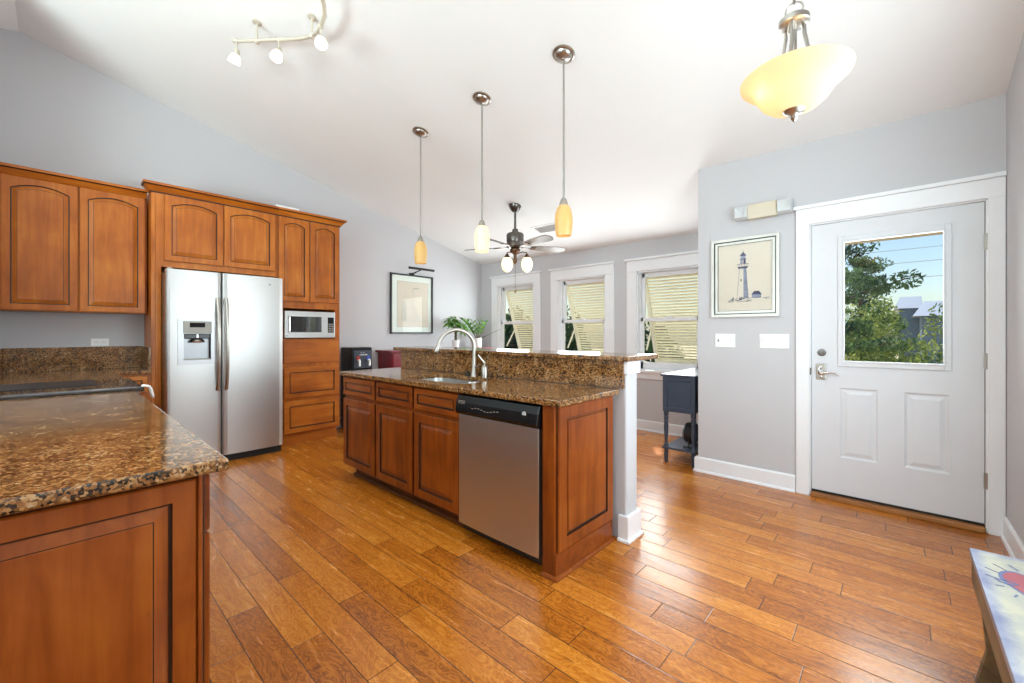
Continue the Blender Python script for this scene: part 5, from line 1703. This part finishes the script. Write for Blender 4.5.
def pine(x, y, z0, h, label, seed, lean=0.0, low=0.25):
    rnd = random.Random(seed)
    r = thing('pine_tree', label, 'tree', (x, y, z0), 'trees outside the door')
    tr, fo = MB(), MB()
    N = 10
    trunk = [(x + lean * u + 0.10 * math.sin(u * 5 + seed), y + 0.08 * math.cos(u * 4), z0 + h * u) for u in [k / N for k in range(N + 1)]]
    tr.tube(trunk, [0.16 * (1 - 0.85 * k / N) for k in range(N + 1)], 8)
    for k in range(26):
        u = low + (0.98 - low) * k / 25
        p = V3((x + lean * u, y, z0 + h * u))
        a = k * 2.4 + rnd.random()
        ln = (1.25 - u) * h * 0.28 * rnd.uniform(0.7, 1.2)
        d = V3((math.cos(a), math.sin(a), rnd.uniform(0.05, 0.45))).normalized()
        tip = p + d * ln
        tr.tube([p, p + d * ln * 0.5 + V3((0, 0, -0.05)), tip], [0.05 * (1.2 - u), 0.035 * (1.2 - u), 0.012], 5)
        for s in (0.45, 0.7, 0.95):
            scatter(fo, rnd, p + d * ln * s, 0.30 * rnd.uniform(0.8, 1.4), 130, 0.055, 0.55)
    tr.build('trunk', M['bark'], r, smooth=True)
    fo.build('foliage', M['pine_leaf'], r)

def bush(x, y, z0, rad, label, seed, mat='bush_leaf', n=1500, group='bushes outside the door', size=0.055, flat=0.8):
    rnd = random.Random(seed)
    r = thing('bush', label, 'bush', (x, y, z0), group)
    tr, fo = MB(), MB()
    for k in range(7):
        a = 2 * PI * k / 7 + rnd.random()
        c = V3((x + rad * 0.55 * math.cos(a), y + rad * 0.55 * math.sin(a), z0 + rad * rnd.uniform(0.5, 1.2) * flat))
        tr.tube([(x, y, z0), (c + V3((x, y, z0))) / 2, c], [0.05, 0.035, 0.015], 5)
        scatter(fo, rnd, c, rad * 0.6, n // 7, size, flat)
    tr.build('branches', M['bark'], r)
    fo.build('foliage', M[mat], r)

pine(-1.55, 10.6, -3.0, 8.6, 'tall dark pine tree at the left side of the door window', 2, 0.3, 0.45)
pine(-0.95, 17.5, -3.0, 6.6, 'smaller pine tree behind the tall one in the door window', 6, 0.2, 0.40)
rb = [(-0.86, 12.6, 0.72, 4.0), (0.80, 12.5, 0.72, 4.1), (0.0, 14.4, 0.80, 3.9)]
rbl = ['olive green bush below the tall pine in the door window', 'low olive bush at the bottom right of the door window',
       'olive green bush at the bottom middle of the door window']
for k, (x, y, rad, ft) in enumerate(rb):
    bush(x, y, -3.0, rad, rbl[k], 20 + k, n=7500, flat=ft)

hs = thing('house', 'distant slate blue house with pale metal roof through the door window', 'house', (3.4, 32.0, -3.0))
MB().box(0.95, 7.0, 30.0, 36.0, -3.0, 2.18).build('walls', M['siding'], hs)
mb = MB()
mb.add([(0.62, 29.7, 2.14), (7.3, 29.7, 2.14), (7.3, 33.0, 3.05), (1.15, 33.0, 3.05), (7.3, 36.3, 2.14), (0.62, 36.3, 2.14)],
       [(0, 1, 2, 3), (3, 2, 4, 5), (0, 3, 5), (1, 4, 2), (0, 5, 4, 1)])
mb.build('roof', M['roof_metal'], hs)
MB().box(0.10, 0.94, 33.0, 36.5, -3.0, 2.7).build('wing_walls', M['siding'], hs)
mb = MB()
mb.add([(-0.1, 32.8, 2.68), (1.1, 32.8, 2.68), (1.1, 34.7, 3.45), (0.15, 34.7, 3.45), (1.1, 36.7, 2.68), (-0.1, 36.7, 2.68)],
       [(0, 1, 2, 3), (3, 2, 4, 5), (0, 3, 5), (1, 4, 2), (0, 5, 4, 1)])
mb.build('wing_roof', M['roof_metal'], hs)
for k, z in enumerate((3.75, 4.45, 5.05)):
    P = [(-14 + 28 * u, 26.0, z + 0.6 * (2 * u - 1) ** 2) for u in [i / 12 for i in range(13)]]
    tag(MB().tube(P, 0.014, 5).build('power_line', M['wire']), '%s power line crossing the sky in the door window' % ('lowest', 'middle', 'highest')[k], 'power line', 'power lines across the sky')

hb = [(-7.9, 8.2, 0.9), (-5.8, 8.2, 0.9), (-3.7, 8.2, 0.9), (-10.0, 8.2, 0.9)]
hl = ['dark green hedge bush outside the window nearest the left wall', 'dark green hedge bush outside the middle dining window',
      'dark green hedge bush outside the window beside the blue table', 'dark green hedge bush beyond the left corner of the house']
for k, (x, y, rad) in enumerate(hb):
    bush(x, y, -3.0, rad, hl[k], 40 + k, 'hedge_leaf', 8000, 'hedge outside the dining windows', 0.10, 3.1)
